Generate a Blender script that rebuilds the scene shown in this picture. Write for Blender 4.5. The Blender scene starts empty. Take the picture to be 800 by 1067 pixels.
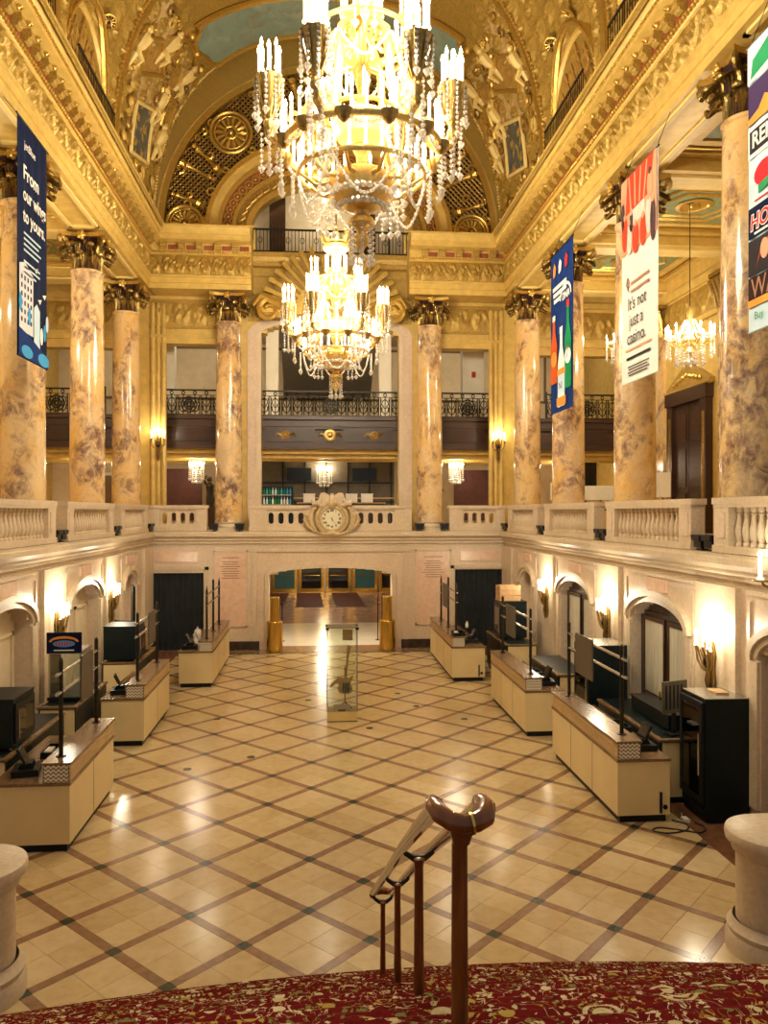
import bpy, math, random
import numpy as np
from mathutils import Vector, Matrix
random.seed(7); np.random.seed(7)
PI = math.pi
scene = bpy.context.scene
COL = scene.collection

# ------------------------------------------------------------------ camera, world, exposure
PSI = math.radians(4.9)          # the camera looks a little to the right of the hall's axis
cam_d = bpy.data.cameras.new('camera'); cam = bpy.data.objects.new('camera', cam_d); COL.objects.link(cam)
cam.location = (0, 0, 4.5); cam.rotation_euler = (PI/2, 0, -PSI)
cam_d.sensor_fit = 'VERTICAL'; cam_d.sensor_height = 36; cam_d.lens = 820*36/1067
cam_d.clip_start = .05; cam_d.clip_end = 200
scene.camera = cam
W = bpy.data.worlds.new('world'); scene.world = W; W.use_nodes = True
W.node_tree.nodes['Background'].inputs[0].default_value = (1, .92, .78, 1)
W.node_tree.nodes['Background'].inputs[1].default_value = .26
vs = scene.view_settings
vs.view_transform = 'Standard'; vs.look = 'None'; vs.gamma = 1; vs.use_curve_mapping = False; vs.exposure = 0.17
scene.cycles.use_denoising = True
scene.cycles.sample_clamp_indirect = 6
scene.cycles.max_bounces = 8

LC = (1, .885, .66)               # colour of the candle lamps
# ------------------------------------------------------------------ helpers
class MB:
    """collects shapes; build() links them as ONE mesh object"""
    def __init__(s): s.v = []; s.f = []
    def add(s, vs, fs, M=None):
        b = len(s.v)
        if M is not None: vs = [tuple(M @ Vector(v)) for v in vs]
        s.v += [tuple(map(float, v)) for v in vs]; s.f += [tuple(b+i for i in f) for f in fs]; return s
    def box(s, x0, x1, y0, y1, z0, z1, M=None):
        if x0 > x1: x0, x1 = x1, x0
        if y0 > y1: y0, y1 = y1, y0
        return s.add([(x0,y0,z0),(x1,y0,z0),(x1,y1,z0),(x0,y1,z0),(x0,y0,z1),(x1,y0,z1),(x1,y1,z1),(x0,y1,z1)],
                     [(0,3,2,1),(4,5,6,7),(0,1,5,4),(1,2,6,5),(2,3,7,6),(3,0,4,7)], M)
    def lathe(s, prof, n=16, M=None, sx=1, sy=1):
        vs = []; fs = []; m = len(prof)
        for r, z in prof:
            for k in range(n):
                a = 2*PI*k/n; vs.append((r*math.cos(a)*sx, r*math.sin(a)*sy, z))
        for i in range(m-1):
            for k in range(n):
                k2 = (k+1) % n
                fs.append((i*n+k, i*n+k2, (i+1)*n+k2, (i+1)*n+k))
        if prof[0][0] > 1e-4: fs.append(tuple(range(n-1, -1, -1)))
        if prof[-1][0] > 1e-4: fs.append(tuple((m-1)*n+k for k in range(n)))
        return s.add(vs, fs, M)
    def tube(s, pts, r, n=6, closed=False, M=None, flat=1.0):
        pts = [Vector(p) for p in pts]; m = len(pts); vs = []; fs = []; prev = None
        for i, p in enumerate(pts):
            if closed: t = pts[(i+1) % m]-pts[i-1]
            else: t = pts[min(i+1, m-1)]-pts[max(i-1, 0)]
            if t.length < 1e-9: t = Vector((0,0,1))
            t.normalize()
            if prev is None: a = t.cross(Vector((0,0,1)) if abs(t.z) < .9 else Vector((1,0,0)))
            else: a = prev-t*prev.dot(t)
            if a.length < 1e-6: a = t.orthogonal()
            a.normalize(); prev = a; b = t.cross(a)
            rr = r[i] if isinstance(r, (list, tuple)) else r
            for k in range(n):
                q = 2*PI*k/n; vs.append(p+a*(rr*math.cos(q))+b*(rr*flat*math.sin(q)))
        for i in range(m if closed else m-1):
            j = (i+1) % m
            for k in range(n):
                k2 = (k+1) % n; fs.append((i*n+k, i*n+k2, j*n+k2, j*n+k))
        if not closed: fs += [tuple(range(n-1, -1, -1)), tuple((m-1)*n+k for k in range(n))]
        return s.add(vs, fs, M)
    def prism(s, poly, h0, h1, axis='z', M=None):
        """polygon in the plane across the axis, pushed along it: z:(x,y) y:(x,z) x:(y,z)"""
        def P(a, b, h): return {'z': (a,b,h), 'y': (a,h,b), 'x': (h,a,b)}[axis]
        n = len(poly); vs = [P(a,b,h0) for a,b in poly]+[P(a,b,h1) for a,b in poly]
        fs = [tuple(range(n-1,-1,-1)), tuple(range(n,2*n))]+[(i,(i+1)%n,n+(i+1)%n,n+i) for i in range(n)]
        return s.add(vs, fs, M)
    def grid(s, P, close_u=False, M=None):
        nu = len(P); nv = len(P[0]); vs = [p for row in P for p in row]; fs = []
        for i in range(nu if close_u else nu-1):
            j = (i+1) % nu
            for k in range(nv-1): fs.append((i*nv+k, j*nv+k, j*nv+k+1, i*nv+k+1))
        return s.add(vs, fs, M)
    def ball(s, c, r, n=8, m=5, sx=1, sy=1, sz=1):
        prof = [(r*math.sin(PI*i/m), -r*math.cos(PI*i/m)*sz) for i in range(m+1)]
        return s.lathe(prof, n, Matrix.Translation(c), sx, sy)
    def mesh(s, name, mat=None, smooth=False, fix=True):
        me = bpy.data.meshes.new(name); me.from_pydata(s.v, [], s.f)
        if fix:
            import bmesh
            bm = bmesh.new(); bm.from_mesh(me); bmesh.ops.recalc_face_normals(bm, faces=bm.faces); bm.to_mesh(me); bm.free()
        if mat is not None: me.materials.append(M_[mat] if isinstance(mat, str) else mat)
        if smooth:
            me.shade_smooth()
            try: me.set_sharp_from_angle(angle=math.radians(40))
            except Exception: pass
        return me
    def build(s, name, mat=None, parent=None, smooth=False, label=None, fix=True):
        return put(s.mesh(name, mat, smooth, fix), name, parent, label=label)

def put(me, name, parent=None, loc=(0,0,0), rz=0, label=None, rot=None, scale=None):
    o = bpy.data.objects.new(name, me); COL.objects.link(o); o.parent = parent
    o.location = loc; o.rotation_euler = rot if rot is not None else (0,0,rz)
    if scale is not None: o.scale = scale
    if label: o['label'] = label
    return o
def thing(name, label, cat, loc=(0,0,0), rz=0, group=None):
    o = bpy.data.objects.new(name, None); COL.objects.link(o); o.location = loc; o.rotation_euler = (0,0,rz)
    o.empty_display_size = .2
    o['label'] = label; o['category'] = cat
    if group: o['group'] = group
    return o
def tag(o, label, cat, group=None):
    o['label'] = label; o['category'] = cat
    if group: o['group'] = group
    return o
def struct(o, label=None, cat=None):
    o['kind'] = 'structure'
    if label: o['label'] = label
    if cat: o['category'] = cat
    return o
def copy_tree(o, parent=None):
    c = o.copy(); COL.objects.link(c); c.parent = parent
    for ch in list(o.children): copy_tree(ch, c)
    return c
def lamp(name, loc, power, color=(1,.74,.42), r=.05, parent=None, spot=None, target=None):
    d = bpy.data.lights.new(name, 'SPOT' if spot else 'POINT'); d.energy = power; d.color = color; d.shadow_soft_size = r
    if spot: d.spot_size = math.radians(spot); d.spot_blend = .9
    o = bpy.data.objects.new(name, d); COL.objects.link(o); o.parent = parent; o.location = loc
    if target is not None:
        o.rotation_euler = (Vector(target)-Vector(loc)).to_track_quat('-Z', 'Y').to_euler()
    return o
def text_mesh(txt, size, mat, extrude=.002, align='CENTER', shear=0, bold=0):
    c = bpy.data.curves.new('t', 'FONT'); c.body = txt; c.size = size; c.extrude = extrude; c.align_x = align; c.align_y = 'CENTER'
    c.resolution_u = 3; c.shear = shear; c.offset = bold; c.space_line = .95
    o = bpy.data.objects.new('t', c); COL.objects.link(o)
    bpy.context.view_layer.update()
    me = bpy.data.meshes.new_from_object(o.evaluated_get(bpy.context.evaluated_depsgraph_get()))
    bpy.data.objects.remove(o); bpy.data.curves.remove(c)
    me.materials.clear(); me.materials.append(M_[mat]); me.name = 'lettering'
    return me
def arc(cx, cz, r, a0, a1, n, rz=None):
    rz = r if rz is None else rz
    return [(cx+r*math.cos(math.radians(a0+(a1-a0)*i/n)), cz+rz*math.sin(math.radians(a0+(a1-a0)*i/n))) for i in range(n+1)]
def T(x, y, z, rz=0): return Matrix.Translation((x,y,z)) @ Matrix.Rotation(rz, 4, 'Z')

# ------------------------------------------------------------------ materials
M_ = {}
class NT:
    def __init__(s, name):
        s.m = bpy.data.materials.new(name); s.m.use_nodes = True; s.t = s.m.node_tree; s.n = s.t.nodes; s.l = s.t.links
        s.p = s.n['Principled BSDF']; s.pos = None; M_[name] = s.m
    def new(s, k, **kw):
        n = s.n.new(k)
        for a, b in kw.items(): setattr(n, a, b)
        return n
    def P(s):
        if s.pos is None: s.pos = s.new('ShaderNodeNewGeometry').outputs['Position']
        return s.pos
    def mapped(s, scale=(1,1,1), rot=(0,0,0), src=None):
        m = s.new('ShaderNodeMapping'); m.inputs['Scale'].default_value = scale; m.inputs['Rotation'].default_value = rot
        s.l.new(src or s.P(), m.inputs['Vector']); return m.outputs[0]
    def noise(s, scale, detail=4, rough=.55, dist=0, vec=None):
        n = s.new('ShaderNodeTexNoise'); n.inputs['Scale'].default_value = scale; n.inputs['Detail'].default_value = detail
        n.inputs['Roughness'].default_value = rough; n.inputs['Distortion'].default_value = dist
        s.l.new(vec or s.P(), n.inputs['Vector']); return n.outputs[0]
    def vor(s, scale, feature='F1', vec=None, rnd=1, out='Distance'):
        n = s.new('ShaderNodeTexVoronoi', feature=feature); n.inputs['Scale'].default_value = scale; n.inputs['Randomness'].default_value = rnd
        s.l.new(vec or s.P(), n.inputs['Vector']); return n.outputs[out]
    def ramp(s, fac, stops, interp='LINEAR'):
        r = s.new('ShaderNodeValToRGB'); r.color_ramp.interpolation = interp; e = r.color_ramp.elements
        while len(e) < len(stops): e.new(.5)
        for i, (p, c) in enumerate(stops):
            e[i].position = p; e[i].color = (*c, 1) if len(c) == 3 else c
        s.l.new(fac, r.inputs[0]); return r.outputs[0]
    def mix(s, fac, a, b, kind='MIX'):
        m = s.new('ShaderNodeMix', data_type='RGBA', blend_type=kind)
        for sock, v in ((m.inputs[0], fac), (m.inputs[6], a), (m.inputs[7], b)):
            if hasattr(v, 'is_output'): s.l.new(v, sock)
            elif isinstance(v, (int, float)): sock.default_value = v
            else: sock.default_value = (*v, 1)
        return m.outputs[2]
    def math(s, op, a, b=0):
        m = s.new('ShaderNodeMath', operation=op)
        for sock, v in ((m.inputs[0], a), (m.inputs[1], b)):
            if hasattr(v, 'is_output'): s.l.new(v, sock)
            else: sock.default_value = v
        return m.outputs[0]
    def bump(s, h, strength=.3, dist=.02):
        b = s.new('ShaderNodeBump'); b.inputs['Strength'].default_value = strength; b.inputs['Distance'].default_value = dist
        s.l.new(h, b.inputs['Height']); s.l.new(b.outputs[0], s.p.inputs['Normal'])
    def color(s, c):
        if hasattr(c, 'is_output'): s.l.new(c, s.p.inputs['Base Color'])
        else: s.p.inputs['Base Color'].default_value = (*c, 1)
    def set(s, rough=.5, metal=0, **kw):
        s.p.inputs['Roughness'].default_value = rough; s.p.inputs['Metallic'].default_value = metal
        for k, v in kw.items():
            s.p.inputs[k.replace('_', ' ')].default_value = v
        return s
def simple(name, c, rough=.5, metal=0, var=.18, scale=6, bump=0, bscale=40, **kw):
    t = NT(name); n = t.noise(scale)
    a = tuple(max(0, x*(1-var)) for x in c); b = tuple(min(1, x*(1+var)) for x in c)
    t.color(t.ramp(n, [(.3, a), (.7, b)])); t.set(rough, metal, **kw)
    if bump: t.bump(t.noise(bscale, 3), bump, .01)
    return t
def emit(name, c, strength):
    t = NT(name); t.color(c); t.p.inputs['Emission Color'].default_value = (*c, 1); t.p.inputs['Emission Strength'].default_value = strength
    return t
# stone
t = NT('limestone'); n1 = t.noise(1.3, 6, .6); n2 = t.noise(14, 4)
t.color(t.mix(.35, t.ramp(n1, [(.3, (.58,.43,.29)), (.55, (.70,.54,.38)), (.75, (.64,.45,.33))]), t.ramp(n2, [(.35, (.53,.40,.28)), (.65, (.78,.62,.46))])))
t.set(.34); t.bump(n2, .06, .01)
t = NT('pale_stone'); n1 = t.noise(2, 6, .6); n2 = t.noise(20, 4)
t.color(t.mix(.3, t.ramp(n1, [(.3, (.58,.45,.30)), (.7, (.71,.57,.40))]), t.ramp(n2, [(.35, (.47,.35,.22)), (.65, (.78,.65,.47))])))
t.set(.42); t.bump(n2, .08, .01)
t = NT('pink_marble'); n1 = t.noise(1.6, 7, .65, 1.2); n2 = t.noise(6, 5, .6, .5)
t.color(t.mix(.5, t.ramp(n1, [(.3, (.66,.38,.26)), (.55, (.76,.51,.36)), (.7, (.58,.33,.25))]), t.ramp(n2, [(.4, (.70,.46,.32)), (.6, (.80,.60,.44))])))
t.set(.22)
# breccia marble of the columns
t = NT('column_marble'); m = t.mapped((1.0,1.0,.75), (.55,.45,.2)); n1 = t.noise(.85, 8, .62, .7, m); n2 = t.noise(.55, 6, .6, .6, m); n3 = t.noise(4.2, 9, .74, .6, m); n4 = t.noise(2.0, 8, .7, .4, m)
base = t.ramp(n2, [(.30, (.60,.45,.29)), (.42, (.76,.53,.25)), (.56, (.75,.45,.14)), (.72, (.66,.48,.30))])
base = t.mix(t.ramp(n4, [(.40, (0,0,0)), (.66, (.65,.65,.65))]), base, (.80,.60,.36))
zone = t.ramp(n1, [(.46, (0,0,0)), (.54, (.9,.9,.9)), (.62, (1,1,1)), (.74, (.35,.35,.35))])
frag = t.ramp(n3, [(.42, (0,0,0)), (.50, (.55,.55,.55)), (.60, (1,1,1))])
veins = t.ramp(t.noise(1.5, 10, .7, 1.4, m), [(.485, (0,0,0)), (.5, (.6,.6,.6)), (.515, (0,0,0))])
mask = t.math('MAXIMUM', t.math('MULTIPLY', zone, frag), t.math('MULTIPLY', veins, .6))
t.color(t.mix(mask, base, t.ramp(n4, [(.35, (.11,.05,.045)), (.65, (.27,.145,.11))])))
t.set(.16); t.p.inputs['Coat Weight'].default_value = .25
# painted and gilded plaster
def gild(name, a, b, dark, rough=.42, metal=.45, scale=9, dk=.45, bumpv=.25):
    t = NT(name); n1 = t.noise(scale, 5, .6); n2 = t.vor(scale*3.2); n3 = t.noise(2.1, 3)
    c = t.ramp(n1, [(.3, a), (.7, b)])
    c = t.mix(t.math('MULTIPLY', t.ramp(n2, [(.25, (0,0,0)), (.6, (1,1,1))]), dk), c, dark)
    t.color(t.mix(t.math('MULTIPLY', n3, .25), c, b)); t.set(rough, metal); t.bump(t.math('ADD', n1, n2), bumpv, .015)
gild('gold_plaster', (.40,.25,.045), (.60,.39,.085), (.15,.08,.012), .48, .30, 11, .55)
gild('gold_frieze', (.44,.28,.05), (.64,.42,.10), (.14,.075,.012), .45, .4, 15, .5)
gild('gold_leaf', (.58,.37,.07), (.78,.52,.13), (.26,.15,.03), .30, .75, 14, .35)
gild('gold_dark', (.34,.20,.05), (.52,.33,.09), (.08,.045,.012), .36, .6, 12, .6)
gild('bronze_gold', (.36,.23,.06), (.60,.41,.13), (.03,.02,.008), .27, .85, 16, .55)
gild('gold_scale', (.40,.26,.05), (.54,.36,.08), (.22,.13,.025), .5, .3, 22, .6, .5)
simple('cream_gold', (.62,.42,.11), .46, .10, .14, 4, .08)
simple('taupe', (.20,.165,.115), .6, 0, .1, 2)
simple('cream_paint', (.74,.55,.20), .5, 0, .08, 3, .03)
simple('wall_cream', (.70,.56,.36), .55, 0, .08, 3)
simple('white_paint', (.80,.74,.60), .5, 0, .05, 3)
simple('ochre_panel', (.42,.24,.055), .5, .2, .3, 7, .1)
simple('red_panel', (.26,.07,.025), .5, .05, .25, 8)
simple('green_paint', (.20,.22,.10), .55, 0, .25, 9)
t = NT('sky_painting'); n1 = t.noise(.9, 5, .6, .6); n2 = t.noise(2.6, 6, .7, 1.0)
t.color(t.mix(t.ramp(n2, [(.54, (0,0,0)), (.66, (.8,.8,.8))]), t.ramp(n1, [(.35, (.17,.25,.20)), (.6, (.25,.33,.26)), (.75, (.42,.42,.29))]), (.27,.18,.10))); t.set(.7)
t = NT('dark_painting'); n1 = t.noise(1.7, 6, .7, 1.0); n2 = t.noise(4, 5, .6)
t.color(t.mix(t.ramp(n1, [(.55, (0,0,0)), (.62, (1,1,1))]), t.ramp(n2, [(.35, (.05,.055,.05)), (.65, (.12,.12,.09))]), (.40,.27,.10))); t.set(.6)
t = NT('fresco'); n1 = t.noise(2.2, 6, .7, 1.5)
t.color(t.ramp(n1, [(.3, (.16,.10,.03)), (.42, (.44,.28,.08)), (.5, (.66,.50,.24)), (.58, (.42,.22,.07)), (.7, (.58,.44,.2))])); t.set(.5, .1); t.bump(n1, .4, .03)
# dark fabrics, metal, wood
simple('black_metal', (.012,.013,.014), .38, .5, .3)
simple('black_plastic', (.006,.008,.009), .42, 0, .3, Specular_IOR_Level=.25)
simple('black_cloth', (.006,.010,.012), .75, 0, .4, 4)
simple('appliance_black', (.004,.009,.010), .36, 0, .3, Specular_IOR_Level=.25)
simple('iron', (.03,.024,.016), .42, .7, .35, 20)
simple('brass', (.70,.46,.11), .24, 1, .08, 3)
simple('gilt_stone', (.56,.42,.22), .5, .15, .2, 14, .15)
simple('antique_brass', (.42,.28,.09), .3, .9, .3, 18)
simple('chand_gold', (.72,.49,.16), .28, .8, .18, 24, .2, 60)
simple('steel', (.55,.53,.48), .25, .9, .1)
simple('cable_black', (.012,.012,.012), .5)
t = NT('dark_wood'); n1 = t.noise(3, 5, .6, .4, t.mapped((1,1,8)))
t.color(t.ramp(n1, [(.3, (.028,.012,.007)), (.7, (.062,.026,.012))])); t.set(.3)
t = NT('balcony_wood'); n1 = t.noise(2.2, 6, .6, .5, t.mapped((.4,1,6)))
t.color(t.ramp(n1, [(.3, (.035,.014,.007)), (.7, (.085,.036,.016))])); t.set(.35)
t = NT('handrail_wood'); n1 = t.noise(4, 5, .5, .5, t.mapped((5,.6,.8)))
t.color(t.ramp(n1, [(.3, (.11,.030,.008)), (.55, (.23,.065,.014)), (.75, (.33,.11,.026))])); t.set(.2); t.p.inputs['Coat Weight'].default_value = .3
t = NT('counter_wood'); n1 = t.noise(4, 6, .6, .4, t.mapped((9,.8,9)))
t.color(t.ramp(n1, [(.3, (.13,.075,.035)), (.7, (.26,.155,.075))])); t.set(.24)
simple('riser_wood', (.50,.33,.15), .35, 0, .12, 5)
simple('laminate', (.76,.60,.31), .38, 0, .05, 2)
simple('laminate_white', (.86,.82,.72), .35, 0, .04, 2)
simple('monitor_back', (.075,.06,.04), .4)
simple('screen', (.008,.009,.010), .12)
simple('crate_wood', (.42,.24,.10), .6, 0, .2, 9)
simple('bordeaux', (.055,.012,.010), .7, 0, .3, 5)
simple('mat_red', (.075,.012,.012), .8, 0, .3, 12)
simple('lamp_shade', (.86,.80,.66), .7, 0, .03)
simple('dial', (.80,.72,.50), .4, 0, .04)
simple('bronze_statue', (.035,.026,.016), .4, .6)
simple('flesh_paint', (.62,.36,.20), .6, 0, .2, 14)
simple('guitar_wood', (.66,.40,.15), .25, 0, .25, 12)
simple('green_felt', (.05,.10,.06), .4, 0, .3, 12)
simple('red_plastic', (.5,.02,.02), .4, 0, .1)
t = NT('curtain'); n1 = t.noise(5, 3, .5, 0, t.mapped((1,9,.4)))
t.color(t.ramp(n1, [(.3, (.42,.38,.28)), (.7, (.66,.60,.46))])); t.set(.6)
def glass(name, col=(1,1,1), mixf=.12, rough=.02):
    t = NT(name); tr = t.new('ShaderNodeBsdfTransparent'); tr.inputs[0].default_value = (*col, 1)
    gl = t.new('ShaderNodeBsdfGlossy'); gl.inputs['Roughness'].default_value = rough
    mx = t.new('ShaderNodeMixShader'); mx.inputs[0].default_value = mixf
    fr = t.new('ShaderNodeFresnel'); fr.inputs[0].default_value = 1.45
    t.l.new(t.math('ADD', fr.outputs[0], mixf), mx.inputs[0])
    t.l.new(tr.outputs[0], mx.inputs[1]); t.l.new(gl.outputs[0], mx.inputs[2]); t.l.new(mx.outputs[0], t.n['Material Output'].inputs[0])
glass('clear_glass', (.97,1,.98), .03)
glass('dark_glass', (.30,.36,.34), .06)
t = NT('crystal'); tr = t.new('ShaderNodeBsdfTransparent'); gl = t.new('ShaderNodeBsdfGlossy'); gl.inputs['Roughness'].default_value = .12; tl = t.new('ShaderNodeBsdfTranslucent'); tl.inputs[0].default_value = (1,.96,.88,1); df = t.new('ShaderNodeBsdfDiffuse'); df.inputs[0].default_value = (1,.96,.88,1)
a1 = t.new('ShaderNodeMixShader'); a1.inputs[0].default_value = .5; t.l.new(tl.outputs[0], a1.inputs[1]); t.l.new(df.outputs[0], a1.inputs[2])
a2 = t.new('ShaderNodeMixShader'); a2.inputs[0].default_value = .45; t.l.new(a1.outputs[0], a2.inputs[1]); t.l.new(gl.outputs[0], a2.inputs[2])
a3 = t.new('ShaderNodeMixShader'); a3.inputs[0].default_value = .72; t.l.new(tr.outputs[0], a3.inputs[1]); t.l.new(a2.outputs[0], a3.inputs[2]); t.l.new(a3.outputs[0], t.n['Material Output'].inputs[0])
emit('flame', (1,.80,.48), 26)
emit('bulb', (1,.88,.68), 4)
simple('candle', (.92,.84,.62), .5, 0, .03, 3)
M_['candle'].node_tree.nodes['Principled BSDF'].inputs['Emission Color'].default_value = (1,.84,.56,1)
M_['candle'].node_tree.nodes['Principled BSDF'].inputs['Emission Strength'].default_value = 1.3
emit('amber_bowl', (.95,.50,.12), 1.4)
emit('door_glass_glow', (.015,.050,.040), .4)
emit('office_light', (1,.93,.78), 3)
# floor
t = NT('floor_tile'); n1 = t.noise(.75, 5, .6, .5); n2 = t.noise(7, 5, .6); oi = t.new('ShaderNodeObjectInfo').outputs['Random']
c = t.mix(.45, t.ramp(n1, [(.25, (.50,.35,.15)), (.5, (.66,.50,.26)), (.75, (.76,.64,.43))]), t.ramp(n2, [(.3, (.46,.30,.12)), (.5, (.68,.50,.25)), (.7, (.80,.65,.40))]))
t.color(t.mix(.30, c, t.ramp(oi, [(0, (.44,.30,.13)), (.5, (.66,.50,.25)), (1, (.84,.71,.47))])))
t.set(.17); t.bump(t.noise(3, 2), .03, .02)
t = NT('floor_strip'); n1 = t.noise(9, 5, .7)
t.color(t.ramp(n1, [(.3, (.235,.125,.065)), (.7, (.36,.205,.115))])); t.set(.2)
simple('floor_dot', (.035,.050,.034), .2, 0, .3, 20)
simple('grout', (.40,.27,.13), .6, 0, .1, 8)
t = NT('floor_border'); n1 = t.noise(8, 5, .7)
t.color(t.ramp(n1, [(.3, (.15,.065,.030)), (.7, (.27,.125,.065))])); t.set(.22)
simple('floor_green', (.13,.13,.075), .22, 0, .3, 12)
simple('dark_base', (.045,.028,.020), .2, 0, .4, 9)
simple('foyer_floor', (.80,.77,.72), .15, 0, .05, 2)
simple('foyer_pink', (.42,.24,.19), .2, 0, .2, 2)
# carpet: flower heads, leaf sprigs and small blossoms on dark red
t = NT('carpet'); g = t.mapped((1,1,1.0)); n0 = t.noise(26, 3, .6)
red = t.ramp(n0, [(.3, (.085,.004,.004)), (.7, (.175,.008,.007))])
v1 = t.vor(1.9, vec=g, rnd=.8); pet = t.noise(5, 2)
ringw = t.math('SINE', t.math('MULTIPLY', v1, 110))
flower = t.math('MULTIPLY', t.math('LESS_THAN', v1, .22), t.math('GREATER_THAN', ringw, -.1))
v2 = t.vor(8.5, vec=g, rnd=1); v2c = t.vor(8.5, vec=g, rnd=1, out='Color')
wn = t.noise(5.5, 2, .5, 2.6)
sprig = t.math('MULTIPLY', t.math('GREATER_THAN', wn, .50), t.math('LESS_THAN', wn, .520))
v3 = t.vor(22, vec=g, rnd=1)
leafs = t.math('MULTIPLY', t.math('LESS_THAN', v3, .36), t.math('MULTIPLY', t.math('GREATER_THAN', wn, .44), t.math('LESS_THAN', wn, .56)))
bud = t.math('MULTIPLY', t.math('LESS_THAN', v2, .30), t.math('GREATER_THAN', t.noise(2.6, 2), .54))
sprig = t.math('MAXIMUM', sprig, t.math('MAXIMUM', leafs, bud))
fc = t.ramp(t.math('FRACT', t.math('MULTIPLY', v2c, 3.7)), [(0, (.58,.47,.24)), (.35, (.66,.55,.32)), (.6, (.42,.30,.06)), (.8, (.20,.20,.06)), (1, (.60,.38,.26))], 'CONSTANT')
c = t.mix(sprig, red, fc)
c = t.mix(flower, c, t.ramp(n0, [(.3, (.50,.40,.19)), (.7, (.70,.58,.34))]))
t.color(c); t.set(.95, 0, Specular_IOR_Level=.05); t.bump(t.noise(220, 2), .5, .01)
# counter end pattern: rows of dark waves on white
t = NT('wave_panel'); sep = t.new('ShaderNodeSeparateXYZ'); t.l.new(t.P(), sep.inputs[0])
wv = t.math('ADD', t.math('MULTIPLY', sep.outputs[2], 115), t.math('MULTIPLY', t.math('SINE', t.math('MULTIPLY', sep.outputs[0], 95)), 1.7))
t.color(t.mix(t.math('GREATER_THAN', t.math('SINE', wv), .45), (.80,.72,.55), (.10,.06,.035))); t.set(.4)
for nm, c in dict(navy=(.004,.009,.040), banner_blue=(.006,.030,.15), banner_white=(.86,.84,.78), ink=(.03,.025,.03), ink_brown=(.42,.22,.14),
                  sky_blue=(.06,.32,.62), pale_blue=(.55,.70,.80), building_white=(.66,.66,.68), bottle_amber=(.55,.09,.02), bottle_green=(.01,.22,.09),
                  soda_orange=(.80,.28,.05), soda_red=(.60,.03,.03), cup_white=(.85,.82,.78), casino_red=(.62,.07,.03), casino_peach=(.78,.36,.22),
                  casino_pink=(.85,.62,.55), casino_dark=(.09,.05,.06), leaf_green=(.03,.30,.12), purple_dark=(.06,.035,.11), glow_orange=(.85,.33,.06),
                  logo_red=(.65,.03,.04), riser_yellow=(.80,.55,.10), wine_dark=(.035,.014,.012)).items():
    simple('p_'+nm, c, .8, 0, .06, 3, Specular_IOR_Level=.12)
# ================================================================== the hall
CX = .47; YF = 26.0; WL = 5.8            # centre line, far wall, half width at the lower walls
COLY = [12.1, 16.65, 21.2, 25.45]; BAYS = [9.85, 14.4, 18.95, 23.3]; ARCHES = [9.5, 14.05, 18.7]
GZ = 3.87                                  # gallery floor
def side(s, o): return CX+s*o              # x of a point o metres from the centre line

# ------------------------------------------------------------------ floor
FX0, FX1, FY0, FY1 = CX-4.83, CX+4.83, 7.0, 25.15
floor = struct(MB().box(CX-6.6, CX+6.6, 6.2, 26.6, -.3, -.011).build('floor', 'grout'), 'diamond patterned marble floor of the lobby')
def clip(poly):
    for ax, lim, sg in ((0,FX0,1),(0,FX1,-1),(1,FY0,1),(1,FY1,-1)):
        out = []
        for i in range(len(poly)):
            p, q = poly[i-1], poly[i]; dp = (p[ax]-lim)*sg; dq = (q[ax]-lim)*sg
            if (dp >= 0) != (dq >= 0):
                k = dp/(dp-dq); out.append((p[0]+(q[0]-p[0])*k, p[1]+(q[1]-p[1])*k))
            if dq >= 0: out.append(q)
        poly = out
        if not poly: return None
    return poly
r2 = math.sqrt(.5)
def uv_rect(cx, cy, hu, hv):
    return [(cx+(a*hu-b*hv)*r2, cy+(a*hu+b*hv)*r2) for a, b in ((-1,-1),(1,-1),(1,1),(-1,1))]
pieces = {'tile': [], 'strip': [], 'dot': []}
PT = .66; HS = PT*math.sqrt(2)/2           # half side of a square between strip axes
for i in range(-14, 16):
    for j in range(-10, 26):
        x, y = .57+PT*i, 10.9+PT*j
        if not (FX0-1 < x < FX1+1 and FY0-1 < y < FY1+1): continue
        if (i+j) % 2:
            q = (HS-.055)/2
            for a in (-1,1):
                for b in (-1,1):
                    pieces['tile'].append((x+(a*q-b*q)*r2, y+(a*q+b*q)*r2, q-.0025, q-.0025))
        else:
            pieces['dot'].append((x, y, .064, .064))
            pieces['strip'].append((x+HS*r2, y+HS*r2, HS-.066, .054))
            pieces['strip'].append((x-HS*r2, y+HS*r2, .054, HS-.066))
for kind, mat in (('tile','floor_tile'),('strip','floor_strip'),('dot','floor_dot')):
    L = sorted(pieces[kind], key=lambda p: (p[1], p[0])); cache = {}; n = 0; rest = MB()
    for (x, y, hu, hv) in L:
        full = uv_rect(x, y, hu, hv); c = clip(full)
        if not c or len(c) < 3: continue
        area = abs(sum(c[k-1][0]*c[k][1]-c[k][0]*c[k-1][1] for k in range(len(c))))/2
        if area < .002: continue
        top = .0 if kind == 'tile' else .0012
        if n < 300:
            n += 1
            if len(c) == 4 and all(abs(a[0]-b[0])+abs(a[1]-b[1]) < 1e-6 for a, b in zip(sorted(c), sorted(full))):
                k = (round(hu,3), round(hv,3))
                if k not in cache: cache[k] = MB().prism(uv_rect(0,0,hu,hv), -.011, top).mesh(kind, mat)
                put(cache[k], kind, floor, (x, y, 0))
            else: MB().prism([(a-x,b-y) for a,b in c], -.011, top).build(kind, mat, floor).location = (x, y, 0)
        else: rest.prism(c, -.011, top)
    if rest.v: rest.build(kind+'_field', mat, floor)['kind'] = 'stuff'
for s in (-1, 1):
    a, b = side(s, 4.835), side(s, 6.25)
    MB().box(min(a,b), max(a,b), 7.0, 26.0, -.011, 0).build('border_strip', 'floor_border', floor)
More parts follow.
